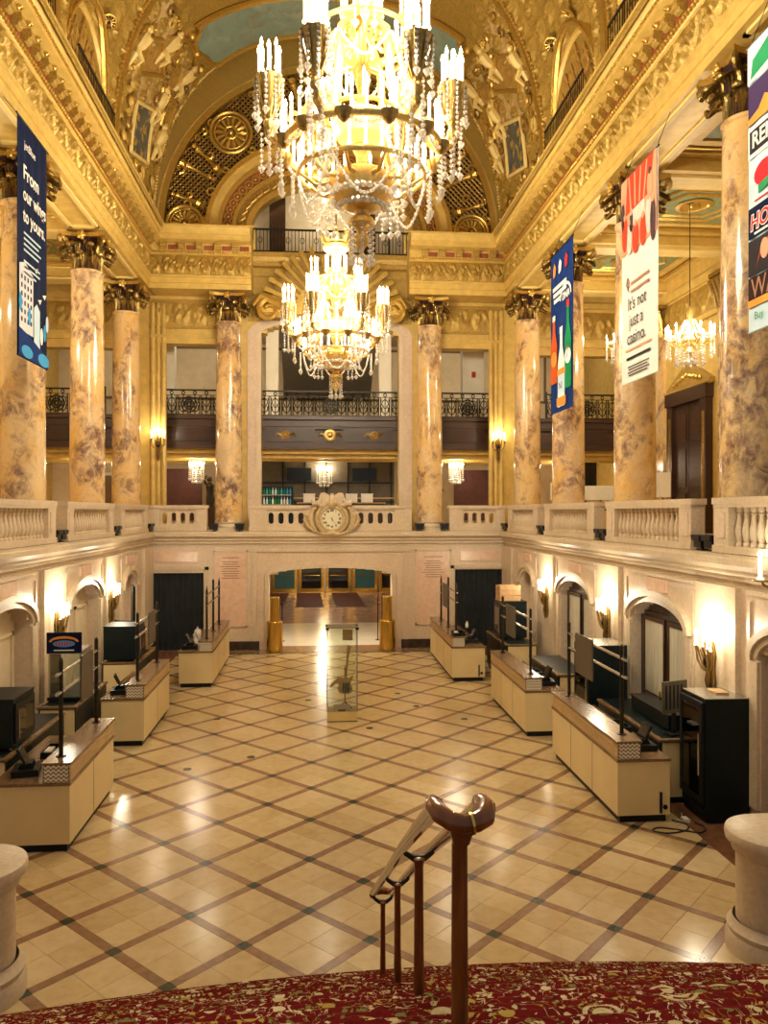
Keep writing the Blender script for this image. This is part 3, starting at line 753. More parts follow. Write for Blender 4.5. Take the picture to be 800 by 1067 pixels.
# lunettes: rib along each groin, panel of lozenges on the wall behind, grilles on the soffit
for c in BAYS[:3]:
    for s in (-1,1):
        pts = []; soff = []
        for k in range(33):
            sg = -1+2*k/32; f = math.sqrt(max(0, 1-sg*sg))**.85; y = c+1.72*sg; lo, hi = 3.6, VA
            for it in range(30):
                mid = (lo+hi)/2
                if VB*(1-(mid/VA)**2.3)**(1/2.3) > (2.25+(VA-mid)*1.0)*f: lo = mid
                else: hi = mid
            pts.append(Vector((side(s, lo-.02), y, VZ+VB*max(0,1-(lo/VA)**2.3)**(1/2.3)-.04)))
        MB().tube(pts, .10, 6).build('rib', 'gold_leaf', ceiling, True)
        m = MB()
        for k in range(32):
            for q in range(4):
                p = pts[k].lerp(pts[k+1], q/4); m.ball((p.x-s*.10, p.y, p.z-.06), .045, 5, 4)
        m.build('bead_row', 'gold_leaf', ceiling)['kind'] = 'stuff'
        # wall of the lunette
        arcp = [(c+1.72*math.cos(a), VZ+2.25*max(0,math.sin(a))**.85) for a in np.linspace(0, PI, 25)]
        x0, x1 = sorted((side(s, VA-.01), side(s, VA+.14)))
        lw = MB().prism(arcp, x0, x1, 'x').build('lunette_wall', 'gold_scale', ceiling)
        x0, x1 = sorted((side(s, VA-.07), side(s, VA-.01)))
        for iz in range(5):
            for iy in range(-3, 4):
                cy = c+iy*.46+(.23 if iz % 2 else 0); cz = VZ+.3+iz*.38
                if ((cy-c)/1.55)**2+((cz-VZ)/2.0)**2 > .86: continue
                z_ = MB(); z_.prism([(cy-.20,cz),(cy,cz-.32),(cy+.20,cz),(cy,cz+.32)], x0, x1, 'x')
                xa, xb = sorted((side(s, VA-.09), side(s, VA-.07)))
                lo_ = z_.build('lozenge', 'ochre_panel', lw)
                MB().prism([(cy-.08,cz),(cy,cz-.13),(cy+.08,cz),(cy,cz+.13)], xa, xb, 'x').build('lozenge_boss', 'gold_leaf', lo_)
        MB().tube([(side(s, VA-.06), a, b) for a, b in arcp], .09, 6).build('rib', 'cream_gold', ceiling, True)
        # oval wheel and small pointed grille on the soffit beside the groin
        for yy_, zz_ in ((1.05, 1), (-1.05, 1)):
            sg = yy_/1.72*.62; f = math.sqrt(1-sg*sg)**.85; xo = 5.5
            p = Vector((side(s, xo), c+1.72*sg, VZ+(2.25+(VA-xo))*f-.05))
            n = Vector((-s*.45, -sg*1.1, -.9)).normalized()
            Mx = Matrix.Translation(p) @ n.to_track_quat('Z','Y').to_matrix().to_4x4()
            g_ = MB(); g_.lathe([(0,0),(.17,0),(.17,.02),(0,.02)], 14, Mx); wh = g_.build('grille_wheel', 'p_wine_dark', ceiling)
            g2 = MB()
            for q in range(12):
                a = q*PI/6; g2.tube([Mx @ Vector((.05*math.cos(a),.05*math.sin(a),.03)), Mx @ Vector((.17*math.cos(a),.17*math.sin(a),.03))], .014, 4)
            g2.tube([Mx @ Vector((.19*math.cos(q*PI/8),.19*math.sin(q*PI/8),.02)) for q in range(16)], .03, 5, True)
            g2.build('wheel_spokes', 'gold_leaf', wh)
        # dark railing at the foot of the lunette
        rl = MB(); xr = side(s, VA-.35)
        rl.tube([(xr,c-1.5,VZ+.62),(xr,c+1.5,VZ+.62)], .03, 5); rl.tube([(xr,c-1.5,VZ+.1),(xr,c+1.5,VZ+.1)], .02, 5)
        for q in range(25): rl.tube([(xr,c-1.5+q*.125,VZ+.02),(xr,c-1.5+q*.125,VZ+.62)], .012, 4)
        rl.build('railing', 'iron', ceiling)
# painted panels and figures on the haunches of the last bay
for s in (-1,1):
    S = lambda *p: [(s*a, b) for a, b in p]
    vpatch('painted_panel', 'ochre_panel', quad(*S((67.5,22.68),(59.9,22.24),(54.6,23.17),(59.1,24.33))), .07, rim=('gold_leaf',.07))
    vpatch('painted_panel', 'ochre_panel', quad(*S((58.8,24.9),(55,24.3),(52.7,25.2),(57,25.7))), .09, rim=('gold_leaf',.05))
    vpatch('painted_panel', 'ochre_panel', quad(*S((67,25.7),(59,25.4),(58,26.2),(66.5,26.4))), .07, rim=('gold_leaf',.07))
    vpatch('painted_panel', 'dark_painting', quad(*S((84,23.2),(72.6,23.1),(67.6,24.7),(80,25.2))), .08, rim=('cream_paint',.06))
    vpatch('painted_panel', 'fresco', quad(*S((72,22.0),(47,21.8),(46.5,26.5),(74,26.5))), .045)
    rnd = random.Random(3 if s > 0 else 4)
    for k in range(70):      # plaster putti, leaves and scrolls, each its own lump of relief
        td = rnd.uniform(47, 88); y = rnd.uniform(21.8, 26.5)
        if 67 < td < 84 and 23.0 < y < 25.2: continue
        if 55 < td < 67 and (22.3 < y < 24.2): continue
        p0 = onv(s*td, y, .08); pts = []; r0 = rnd.uniform(.10,.24); ph = rnd.uniform(0, 6)
        for q in range(10):
            a = ph+q*.75; rr = r0*(1-q/13)
            pts.append(onv(s*(td+math.degrees(rr*math.cos(a)/6.4)), y+rr*math.sin(a), .09+.008*q))
        MB().tube(pts, [.075-.005*q for q in range(10)], 6).build('scroll', rnd.choice(['gold_leaf','cream_gold','gold_dark','gold_leaf']), ceiling, True)
    for (td, y) in ((62,21.95),(52,23.6),(63.5,24.8),(50.5,25.6),(70,25.8)):   # reclining figures at the frames
        f = MB(); b = onv(s*td, y, .12); up = (onv(s*(td-6), y, .12)-b).normalized(); al = Vector((0,1,0)); n = (onv(s*td,y,.3)-onv(s*td,y,.1)).normalized()
        f.tube([b-up*.35, b-up*.12+n*.06, b+up*.12+n*.08, b+up*.24+n*.06], [.08,.15,.16,.07], 7)
        f.tube([b+up*.24+n*.06, b+up*.33+n*.07, b+up*.46+n*.07], [.06,.11,.03], 7)
        f.tube([b+up*.15+n*.08, b+up*.05+al*.22+n*.10, b+up*.28+al*.36+n*.08], [.07,.06,.04], 6)
        f.tube([b-up*.3, b-up*.4+al*.3+n*.1, b-up*.75+al*.2+n*.04], [.10,.09,.04], 6)
        f.tube([b-up*.3, b-up*.5-al*.15+n*.08, b-up*.85-al*.1+n*.04], [.10,.09,.04], 6)
        f.build('plaster_figure', 'cream_paint', ceiling, True)

# ------------------------------------------------------------------ end lunette of the vault
LZ = 14.1; LK = 1.035
def ering(m, a0, b0, a1, b1, y0, y1, n=60, t0=0, t1=PI, z=LZ):
    vs = []; fs = []
    for k in range(n+1):
        q = t0+(t1-t0)*k/n; c, s = LK*math.cos(q), LK*math.sin(q)
        vs += [(CX+a0*c,y0,z+b0*s),(CX+a1*c,y0,z+b1*s),(CX+a1*c,y1,z+b1*s),(CX+a0*c,y1,z+b0*s)]
    for k in range(n):
        for e in range(4): fs.append((k*4+e, k*4+(e+1)%4, (k+1)*4+(e+1)%4, (k+1)*4+e))
    fs += [(0,1,2,3),(n*4+3,n*4+2,n*4+1,n*4)]
    return m.add(vs, fs)
wl = MB(); ering(wl, 5.45, 5.3, 6.5, 6.95, YU-.02, YU+.3)
wl = struct(wl.build('wall_lunette', 'gold_scale', None), 'gilded semicircular end wall of the vault with pierced grilles')
for (a0,b0,a1,b1,y0,mat,nm) in ((5.36,5.21,5.52,5.37,YU-.12,'gold_leaf','ring_moulding'),(5.52,5.37,5.62,5.47,YU-.06,'cream_gold','ring_moulding'),
        (3.92,2.98,4.06,3.12,YU-.12,'gold_leaf','ring_moulding'),(3.62,2.62,3.92,2.98,YU-.05,'cream_gold','ring_moulding'),(3.52,2.5,3.64,2.64,YU-.12,'gold_leaf','ring_moulding'),
        (3.18,2.1,3.52,2.5,YU-.03,'red_panel','ring_band'),(3.08,2.0,3.2,2.12,YU-.10,'gold_leaf','ring_moulding'),(2.72,1.62,3.08,2.0,YU-.04,'gold_dark','ring_band'),(2.55,1.45,2.74,1.64,YU-.12,'gold_leaf','ring_moulding')):
    m = MB(); ering(m, a0, b0, a1, b1, y0, YU+.3); m.build(nm, mat, wl)
m = MB()
for k in range(31):    # linked circles on the red band
    q = PI*(k+.5)/31; x = CX+3.47*math.cos(q); z = LZ+2.38*math.sin(q)
    m.tube([(x+.125*math.cos(j*PI/5), YU-.055, z+.125*math.sin(j*PI/5)) for j in range(10)], .03, 5, True); m.ball((x, YU-.05, z), .05, 6, 4)
m.build('linked_circles', 'gold_leaf', wl)['kind'] = 'stuff'
m = MB()
for k in range(26):
    q = PI*(k+.5)/26; x = CX+3.0*math.cos(q); z = LZ+1.87*math.sin(q); m.tube([(x-.1, YU-.06, z-.12),(x+.06, YU-.07, z),(x+.02, YU-.06, z+.14)], .03, 5)
m.build('leaf_row', 'gold_leaf', wl)['kind'] = 'stuff'
# pierced zone: dark void, diagonal lattice, wheels, torches
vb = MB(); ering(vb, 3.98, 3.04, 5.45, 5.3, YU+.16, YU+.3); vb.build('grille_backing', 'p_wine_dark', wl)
def inz(x, z): return ((x/4.18)**2+(z/3.2)**2 > 1.0) and ((x/5.57)**2+(z/5.41)**2 < 1.0) and z > .05
m = MB(); st = .185
for fam in (1,-1):
    for k in range(-80, 81):
        run = None
        for q in range(0, 160):
            x = -6+q*.075; z = fam*(x-k*st*1.0) if True else 0
            ok = 0 <= z < 6 and inz(x, z)
            if ok and run is None: run = (x, z)
            if (not ok) and run is not None:
                x1, z1 = x-.075, fam*(x-.075-k*st); 
                if abs(x1-run[0]) > .05: m.tube([(CX+run[0], YU+.02+.015*fam, LZ+run[1]),(CX+x1, YU+.02+.015*fam, LZ+z1)], .033, 4)
                run = None
m.build('lattice', 'gold_dark', wl)['kind'] = 'stuff'
def wheel(cx, cz, r, a0=0, a1=360, parent=wl):
    m = MB(); full = a1-a0 >= 360
    for rr, w in ((r, .055),(r*.80, .03),(r*.30, .05)):
        n = 28; pts = [(CX+cx+rr*math.cos(math.radians(a0+(a1-a0)*k/n)), YU-.07, LZ+cz+rr*math.sin(math.radians(a0+(a1-a0)*k/n))) for k in range(n if full else n+1)]
        m.tube(pts, w, 6, full)
    nsp = 14 if full else 8
    for k in range(nsp+(0 if full else 1)):
        a = math.radians(a0+(a1-a0)*k/nsp)
        m.tube([(CX+cx+r*.3*math.cos(a), YU-.06, LZ+cz+r*.3*math.sin(a)),(CX+cx+r*.62*math.cos(a), YU-.08, LZ+cz+r*.62*math.sin(a)),(CX+cx+r*.8*math.cos(a), YU-.06, LZ+cz+r*.8*math.sin(a))], [.035,.075,.03], 5)
    m.ball((CX+cx, YU-.08, LZ+cz), r*.16, 8, 5)
    o = m.build('grille_wheel', 'gold_leaf', parent, True)
    d = MB()
    if full: d.lathe([(0,0),(r,0),(r,.02),(0,.02)], 24, Matrix.Translation((CX+cx, YU+.0, LZ+cz)) @ Matrix.Rotation(PI/2,4,'X'))
    else: d.prism(arc(CX+cx, LZ+cz, r, a0, a1, 20), YU-.02, YU, 'y')
    d.build('wheel_disc', 'gold_dark', o)
def ept(frac, deg):    # point of the pierced band
    q = math.radians(deg); a = LK*(3.98+(5.45-3.98)*frac); b = LK*(3.04+(5.3-3.04)*frac)
    return a*math.cos(q), b*math.sin(q)
for s in (0,1):
    F = lambda d: 180-d if s == 0 else d
    cx, cz = ept(.52, F(47)); wheel(cx, cz, .68)
    cx, cz = ept(.5, F(1)); wheel(cx, .08, .58, 0, 180)
    for dg, fl in ((12,0),(24,1),(32,0),(62,0),(76,1)):
        x0, z0 = ept(.12, F(dg+(3 if fl else 0))); x1, z1 = ept(.9, F(dg))
        v = Vector((x1-x0, 0, z1-z0)); L = v.length; pr = [(0,0),(.16,.03),(.10,.16),(.15,.26),(.07,.40),(.045,.55*L),(.06,.7*L),(.13,.80*L),(.05,.86*L),(.10,.93*L),(0,L)]
        if fl: x0, z0, x1, z1 = x1, z1, x0, z0; v = -v
        Mx = Matrix.Translation((CX+x0, YU-.05, LZ+z0)) @ v.to_track_quat('Z','Y').to_matrix().to_4x4()
        MB().lathe(pr, 8, Mx).build('torch_ornament', 'gold_leaf', wl, True)
    rnd = random.Random(9+s)
    for k in range(26):
        dg = rnd.uniform(3, 88); fr = rnd.choice([.1,.86,.5]); x, z = ept(fr, F(dg)); r = rnd.uniform(.10,.19); ph = rnd.uniform(0,6)
        pts = [(CX+x+r*(1-q/12)*math.cos(ph+q*.8), YU-.05-.004*q, LZ+z+r*(1-q/12)*math.sin(ph+q*.8)) for q in range(9)]
        MB().tube(pts, [.055-.004*q for q in range(9)], 5).build('scroll', 'gold_leaf', wl, True)
    # sill of the lunette
    xa, xb = sorted((side(-1 if s == 0 else 1, 2.52), side(-1 if s == 0 else 1, 6.15)))
    m = MB(); m.box(xa, xb, YU-.18, YU+.3, LZ-.12, LZ+.04); m.box(xa, xb, YU-.26, YU-.18, LZ-.06, LZ+.02); m.box(xa, xb, YU-.1, YU+.3, LZ-1.0, LZ-.12); m.build('sill', 'cream_gold', wl)
# upper balcony in the lunette
ub = MB(); ub.box(CX-2.7,CX+2.75,YU-.35,YU+3,13.05,13.22)
ub = struct(ub.build('floor_upper_balcony', 'gold_plaster'), 'floor edge of the small balcony below the vault')
MB().box(CX-3.2,CX+3.2,YU+3,YU+3.2,13.1,16.9).build('balcony_back_wall', 'wall_cream', ub)
m = MB(); m.box(CX-2.1,CX-1.55,YU+.6,YU+1.0,13.2,15.9); m.build('dark_pier', 'dark_wood', ub)
m = MB(); m.box(CX+1.2,CX+1.6,YU+.9,YU+1.2,13.2,15.9); m.build('dark_pier', 'dark_wood', ub)
# ------------------------------------------------------------------ galleries behind the columns
for s, nm in ((-1,'left'),(1,'right')):
    xi, xo = side(s, 6.86), side(s, 11.03); x0, x1 = sorted((xi, xo))
    gc = struct(MB().box(min(xi,side(s,11.2)), max(xi,side(s,11.2)), 6.5, 27.3, 12.2, 12.5).build('ceiling_gallery_'+nm, 'cream_gold'), 'coffered painted ceiling of the %s gallery' % nm)
    for c in COLY+[7.6]:
        MB().box(x0, x1, c-.48, c+.48, 11.78, 12.2).build('ceiling_beam', 'cream_gold', gc)
        MB().box(x0, x1, c-.28, c+.28, 11.72, 11.78).build('beam_panel', 'cream_paint', gc)
        for q in (-1,1):
            relief('carved_moulding', 'gold_leaf', gc, (x0, c+q*.49, 12.0), (1,0,0), (0,0,1), (0,q,0), x1-x0, .12, .2, .03, .05, 5)
    for c in BAYS:
        b0, b1 = c-1.72, c+1.72
        for k, (ins, dz, mat) in enumerate(((0,.16,'cream_gold'),(.22,.11,'gold_leaf'),(.36,.07,'cream_gold'))):
            m = MB(); a0, a1, e0, e1 = x0+ins, x1-ins, b0+ins, b1-ins; w = .2 if k != 1 else .1
            for (p,q,r,t_) in ((a0,a1,e0,e0+w),(a0,a1,e1-w,e1),(a0,a0+w,e0+w,e1-w),(a1-w,a1,e0+w,e1-w)): m.box(p,q,r,t_,12.2-dz,12.2)
            m.build('coffer_moulding', mat, gc)
        gp = MB().box(x0+.6, x1-.6, b0+.6, b1-.6, 12.175, 12.2).build('coffer_panel', 'green_paint', gc)
        m = MB(); xm = (x0+x1)/2; hx = (x1-x0)/2-.85; hy = (b1-b0)/2-.8
        for sc_ in (1, .72): 
            dpts = [(xm-hx*sc_,c,12.165),(xm-hx*sc_*.6,c-hy*sc_,12.165),(xm+hx*sc_*.6,c-hy*sc_,12.165),(xm+hx*sc_,c,12.165),(xm+hx*sc_*.6,c+hy*sc_,12.165),(xm-hx*sc_*.6,c+hy*sc_,12.165)]
            for k in range(6): m.tube([dpts[k], dpts[(k+1) % 6]], .045, 4)
        m.lathe([(.42,0),(.46,-.03),(.36,-.05),(.3,-.02),(.16,-.02),(.14,-.09),(0,-.1)], 16, T(xm, c, 12.175))
        m.build('coffer_ornament', 'gold_leaf', gp)
    wx0, wx1 = sorted((xo, side(s, 11.3)))
    gw = struct(MB().box(wx0, wx1, 6.5, 33.6, GZ-.3, 12.2).build('wall_gallery_'+nm, 'cream_gold'), 'cream back wall of the %s gallery with marble strips and gilded frieze' % nm)
    for c in COLY:
        p0, p1 = sorted((side(s, 10.93), xo))
        MB().box(p0, p1, c-.36, c+.36, GZ+.3, 10.3).build('marble_strip', 'column_marble', gw)
        MB().box(*sorted((side(s, 10.88), xo)), c-.44, c+.44, GZ, GZ+.3).build('strip_base', 'pale_stone', gw)
        m = MB()
        for q in range(5): m.tube([(side(s,10.92), c-.32+.16*q, 10.3),(side(s,10.86), c-.36+.18*q, 10.75),(side(s,10.74), c-.42+.21*q, 11.1),(side(s,10.8), c-.42+.21*q, 11.18)], [.05,.09,.08,.04], 6)
        m.box(*sorted((side(s, 10.72), xo)), c-.5, c+.5, 11.18, 11.3); m.build('strip_capital', 'bronze_gold', gw, True)
    for c in BAYS:
        relief('frieze', 'gold_frieze', gw, (side(s,11.02),c-1.75,10.35), (0,1,0), (0,0,1), (-s,0,0), 3.5, .9, .7, .10, .05)
        m = MB(); d0, d1 = sorted((side(s,10.9), xo)); m.box(d0, d1, c-2.2, c+2.2, 11.3, 11.55); m.box(d0, d1, c-1.8, c+1.8, 10.2, 10.34); m.build('cornice_moulding', 'cream_gold', gw)
        if not (s > 0 and c == BAYS[3]):
            m = MB(); d0, d1 = sorted((side(s,10.98), xo))
            for (a,b,z0,z1) in ((c-1.4,c-1.3,4.6,9.6),(c+1.3,c+1.4,4.6,9.6),(c-1.4,c+1.4,4.6,4.7),(c-1.4,c+1.4,9.5,9.6)): m.box(d0,d1,a,b,z0,z1)
            m.build('panel_moulding', 'gold_plaster', gw)
    if s > 0:      # tall dark door with carved jambs and a gilded overdoor
        d = struct(thing('door_14', 'tall dark wood door with carved jambs at the back of the right gallery', 'door', (xo, 23.3, GZ))); del d['category']
        m = MB(); m.box(-.22,0,-1.28,-.92,0,4.0); m.box(-.22,0,.92,1.28,0,4.0); m.box(-.26,0,-1.34,1.34,3.98,4.38); m.build('door_frame', 'dark_wood', d)
        for y in (-1.1, 1.1): relief('carved_jamb', 'antique_brass', d, (-.222,y-.09,.4), (0,0,1), (0,1,0), (-1,0,0), 3.2, .18, .2, .025, .03, 6)
        for y0, y1 in ((-.92,0),(0,.92)):
            lf = MB(); lf.box(-.1,-.03,y0+.01,y1-.01,0.01,3.98); L = lf.build('door_leaf', 'dark_wood', d)
            for z0, z1 in ((.3,1.2),(1.4,2.6),(2.8,3.7)):
                MB().box(-.125,-.1,y0+.16,y1-.16,z0,z1).build('panel', 'balcony_wood', L)
        m = MB(); m.prism([(-1.42,4.4),(1.42,4.4),(1.42,4.56),(.0,5.25),(-1.42,4.56)], -.16, 0, 'x'); od = m.build('overdoor', 'gold_plaster', d)
        m = MB()
        for k in range(-4,5):
            m.ball((-.17,k*.22,4.62+.05*(4-abs(k))), .08, 6, 4)
        m.tube([(-.16,-1.45,4.42),(-.16,1.45,4.42)], .06, 6); m.build('overdoor_lattice', 'gold_leaf', od)

# ---- rooms behind the openings of the far wall
rb = MB(); rb.box(CX-11.3, CX+11.3, 33.4, 33.7, 7.4, 12.6)
rb = struct(rb.build('wall_rear_upper', 'wall_cream'), 'panelled cream wall at the back of the upper balcony')
for x in (-5.6,-2.9,-.1,2.7,5.5,8.3,-8.4):
    m = MB(); w = 1.15
    for (a,b,z0,z1) in ((x-w,x-w+.09,9.2,11.4),(x+w-.09,x+w,9.2,11.4),(x-w,x+w,9.2,9.29),(x-w,x+w,11.31,11.4)): m.box(a+.45,b+.45,33.34,33.4,z0,z1)
    m.build('panel_moulding', 'counter_wood', rb)
struct(MB().box(CX-11.3, CX+11.3, 27.3, 33.7, 11.55, 11.8).build('ceiling_rear', 'wall_cream'), 'plain ceiling over the upper balcony')
stair = MB(); stair.prism([(27.6,11.55),(32.6,11.55),(32.6,9.2),(32.2,9.2)], -1.3, 2.2, 'x')
struct(stair.build('trim_7', 'taupe'), 'sloping grey soffit of a stair above the middle balcony')
for x in (-1.75, 2.2):
    struct(MB().box(x, x+.42, 27.6, 28.1, 7.8, 11.55).build('wall_pier', 'white_paint'), 'white pier at the %s of the middle balcony' % ('left' if x < 0 else 'right'))
for x, sg in ((-5.45,-1),(5.75,1)):
    struct(MB().box(x-.4, x+.4, 28.6, 29.0, 7.8, 11.55).build('wall_pier', 'white_paint'), 'white wall strip behind the %s opening' % ('left' if sg < 0 else 'right'))
    tag(MB().box(x-.06, x+.06, 28.52, 28.6, 9.45, 9.65).build('fire_alarm', 'red_plastic'), 'small red fire alarm on white wall behind the %s opening' % ('left' if sg < 0 else 'right'), 'alarm')
# balcony slab with its panelled timber front
bal = MB(); bal.box(CX-11, CX+11, 27.65, 33.4, 7.35, 7.8); bal.box(CX-11, CX+11, 27.65, 27.85, 6.72, 7.4)
bal = struct(bal.build('floor_balcony', 'balcony_wood'), 'dark timber fronted balcony crossing behind the far wall')
m = MB(); m.box(CX-11,CX+11,27.52,27.65,7.72,7.84); m.box(CX-11,CX+11,27.58,27.65,6.70,6.82); m.box(CX-11,CX+11,27.60,27.65,7.48,7.53); m.build('fascia_moulding', 'balcony_wood', bal)
for x in (-4.1,-.9,1.82,5.1,9.6,-8.5):
    w = .85; m = MB(); m.box(x-w,x+w,27.61,27.65,6.95,7.4); p = m.build('fascia_panel', 'dark_wood', bal)
for x in (CX, CX-1.55, CX+1.55):
    m = MB(); r = .2 if x == CX else .15
    m.lathe([(0,0),(r,0),(r*1.1,.03),(r*.7,.05),(r*.4,.03),(r*.3,.07),(0,.08)], 14, Matrix.Translation((x,27.63,7.18)) @ Matrix.Rotation(PI/2,4,'X'))
    for q in (-1,1):
        m.tube([(x+q*r,27.6,7.18),(x+q*(r+.12),27.59,7.24),(x+q*(r+.2),27.6,7.12)], [.05,.05,.02], 5)
    m.build('carved_cartouche', 'antique_brass', bal, True)
struct(MB().box(CX-11.3, CX+11.3, 27.85, 33.7, 6.55, 6.72).build('ceiling_under_balcony', 'cream_gold'), 'cream ceiling below the balcony')
m = MB()
for y in (28.2, 29.8, 31.4): m.box(CX-11, CX+11, y-.12, y+.12, 6.4, 6.55)
struct(m.build('trim_8', 'cream_gold'), 'cream ceiling beams below the balcony')
struct(MB().box(CX-11.3, CX+11.3, 32.6, 32.8, GZ, 6.55).build('wall_rear_lower', 'wall_cream'), 'cream wall at the back of the far gallery')
# railings of the balcony: one wrought iron panel for each opening
def iron_panel(x0, x1, lab):
    t_ = thing('balcony_railing', lab, 'railing', ((x0+x1)/2, 27.6, 7.84), 0, 'wrought iron balcony railings'); h = (x1-x0)/2
    m = MB(); m.box(-h,h,-.035,.035,.84,.89); m.build('top_rail', 'iron', t_)
    m = MB(); m.box(-h,h,-.025,.025,0,.04); m.box(-h,h,-.012,.012,.68,.70); m.build('bottom_rail', 'iron', t_)
    m = MB(); n = max(2, int((x1-x0)/.36)); st = (x1-x0)/n
    for k in range(n):
        xc = -h+(k+.5)*st
        for q in (-1,1):
            m.tube([(xc+q*st*.42,0,.04),(xc+q*st*.42,0,.68)], .017, 4)
            m.tube([(xc,0,.10),(xc+q*.10,0,.18),(xc+q*.12,0,.30),(xc+q*.05,0,.37),(xc+q*.03,0,.29)], .017, 4)
            m.tube([(xc,0,.62),(xc+q*.10,0,.54),(xc+q*.12,0,.44),(xc+q*.05,0,.37)], .017, 4)
        m.tube([(xc+.055*math.cos(j*PI/4),0,.77+.055*math.sin(j*PI/4)) for j in range(8)], .017, 4, True)
        m.tube([(xc,0,.04),(xc,0,.68)], .016, 4)
        for q in (-1,1): m.tube([(xc+q*.14,0,.06),(xc+q*.17,0,.14),(xc+q*.12,0,.2),(xc+q*.16,0,.5),(xc+q*.12,0,.62)], .014, 4)
    m.build('scrollwork', 'iron', t_)
    if x1-x0 > 1.4:
        m = MB()
        for r in (.26,.16,.07): m.tube([(r*math.cos(j*PI/8),-.02,.37+r*math.sin(j*PI/8)) for j in range(16)], .026, 5, True)
        for j in range(8): m.tube([(.07*math.cos(j*PI/4),-.02,.37+.07*math.sin(j*PI/4)),(.26*math.cos(j*PI/4+.3),-.02,.37+.26*math.sin(j*PI/4+.3))], .014, 4)
        m.build('medallion', 'iron', t_)
    for x in (-h, h): MB().box(x-.03,x+.03,-.04,.04,0,.95).build('end_post', 'iron', t_)
iron_panel(-2.0, 2.98, 'long wrought iron railing in the middle arch above the clock')
iron_panel(-5.55, -3.2, 'wrought iron balcony railing in the opening left of the middle arch')
iron_panel(4.2, 6.5, 'wrought iron balcony railing in the opening right of the middle arch')
iron_panel(-10.4, -7.2, 'wrought iron balcony railing seen at the end of the left gallery')
iron_panel(8.2, 11.2, 'wrought iron balcony railing seen at the end of the right gallery')
t_ = thing('balcony_railing', 'black iron railing of the small balcony under the vault behind the large chandelier', 'railing', (CX, 26.75, 13.22), 0, 'wrought iron balcony railings')
m = MB(); m.box(-2.6,2.65,-.035,.035,.78,.83); m.build('top_rail', 'iron', t_); MB().box(-2.6,2.65,-.02,.02,.05,.09).build('bottom_rail', 'iron', t_)
m = MB()
for k in range(45):
    x = -2.6+k*.118; m.tube([(x,0,.0),(x,0,.8)], .012, 4)
    if k % 4 == 2:
        m.tube([(x+.07*math.cos(j*PI/4),0,.45+.1*math.sin(j*PI/4)) for j in range(8)], .012, 4, True)
m.build('iron_bars', 'iron', t_)
for x in (-2.0,2.0): m = MB(); m.lathe([(.04,0),(.03,.85),(.06,.92),(.02,1.0),(.0,1.15)], 8, T(x,0,0)); m.build('finial_post', 'iron', t_, True)

# ------------------------------------------------------------------ columns
RC = .445; CB, CT = GZ+.08, 10.86           # shaft foot and neck
shaft = MB(); pr = []
for k in range(13):
    f = k/12; r = RC*(1.0-.12*f**1.7); pr.append((r, .32+f*(CT-CB-.32)))
pr = pr[:-1]+[(RC*.88,CT-CB-.10),(RC*.95,CT-CB-.07),(RC*.95,CT-CB-.02),(RC*.88,CT-CB)]
shaft = MB().lathe([(RC*1.06,.30),(RC*1.02,.36)]+pr[1:], 40).mesh('shaft', 'column_marble', True)
cbase = MB().box(-.47,.47,-.47,.47,0,.10); cbase.lathe([(.46,.10),(.475,.14),(.46,.19),(.45,.20),(.44,.24),(.46,.26),(.47,.29),(.46,.315),(.46,.32)], 32); cbase = cbase.mesh('base', 'pale_stone', True)
# capital: bell, two rows of acanthus, corner scrolls, abacus
bell = MB().lathe([(.37,0),(.36,.3),(.40,.6),(.50,.78)], 24).mesh('bell', 'p_wine_dark', True)  # near-black bell puts painted shade into the gaps between the leaves
def acanthus(h, w, out):
    G = []; n = 9
    for i in range(n+1):
        f = i/n; q = f*PI*.86
        z = h*math.sin(min(q, PI*.5))*1.0 if q < PI*.5 else h*(1-.26*(1-math.cos((q-PI*.5)*1.6)))
        o_ = out*(f**2.6)+.02
        if q > PI*.5: o_ += .07*math.sin((q-PI*.5)*2)
        ww = w*(.55+.55*math.sin(f*PI*.8))*(1 if f < .75 else max(.25, 1-(f-.75)*2.8)); row = []
        for j in range(-4, 5):
            v = j/4; lob = 1-.22*abs(math.sin(f*PI*4.5))*abs(v)
            row.append((o_-.06*v*v*(1-f*.5)+.028*(1 if j % 2 == 0 else -1)*(.4+abs(v)*.6), ww*v*lob*.5, z+.02*abs(v)*-1))
        G.append(row)
    G2 = [[(p[0]-.022, p[1], p[2]-.005) for p in row] for row in G]
    m = MB(); m.grid(G); m.grid(G2); tp = G[-2][4]; m.ball((tp[0]+.01, 0, tp[2]+.01), .055, 7, 5, 1, 1.7, 1)
    for q in (-1,1): m.ball((G[5][4][0]-.01, q*w*.36, G[5][4][2]), .05, 6, 4, .8, 1, 1.4); return m.mesh('leaf', 'bronze_gold', True)
leafA = acanthus(.40, .27, .24); leafB = acanthus(.66, .29, .32)
def volute():
    m = MB(); pts = [(.40,0,.36),(.46,0,.56),(.58,0,.70)]
    for k in range(14):
        q = PI*.62-k*.55; r = .115*(1-k/17); pts.append((.66+r*math.cos(q), 0, .67+r*math.sin(q)))
    m.tube(pts, [.05]*3+[.055-.002*k for k in range(14)], 6, flat=1.7); return m.mesh('corner_scroll', 'bronze_gold', True)
vol = volute()
ab = MB(); pts = []
for k in range(4):
    for q in range(9):
        f = q/8-.5; d = .44+.30*(2*f)**2*.42; l = f*1.12
        a = k*PI/2; pts.append((d*math.cos(a)-l*math.sin(a), d*math.sin(a)+l*math.cos(a)))
ab.prism(pts, .79, .89); abac = ab.mesh('abacus', 'gold_leaf')
fl = MB().ball((.53,0,.79), .085, 8, 5)
for k in range(5): a = k*2*PI/5; fl.ball((.55,.075*math.cos(a),.79+.075*math.sin(a)), .05, 6, 4)
fleur = fl.mesh('fleuron', 'gold_leaf', True)
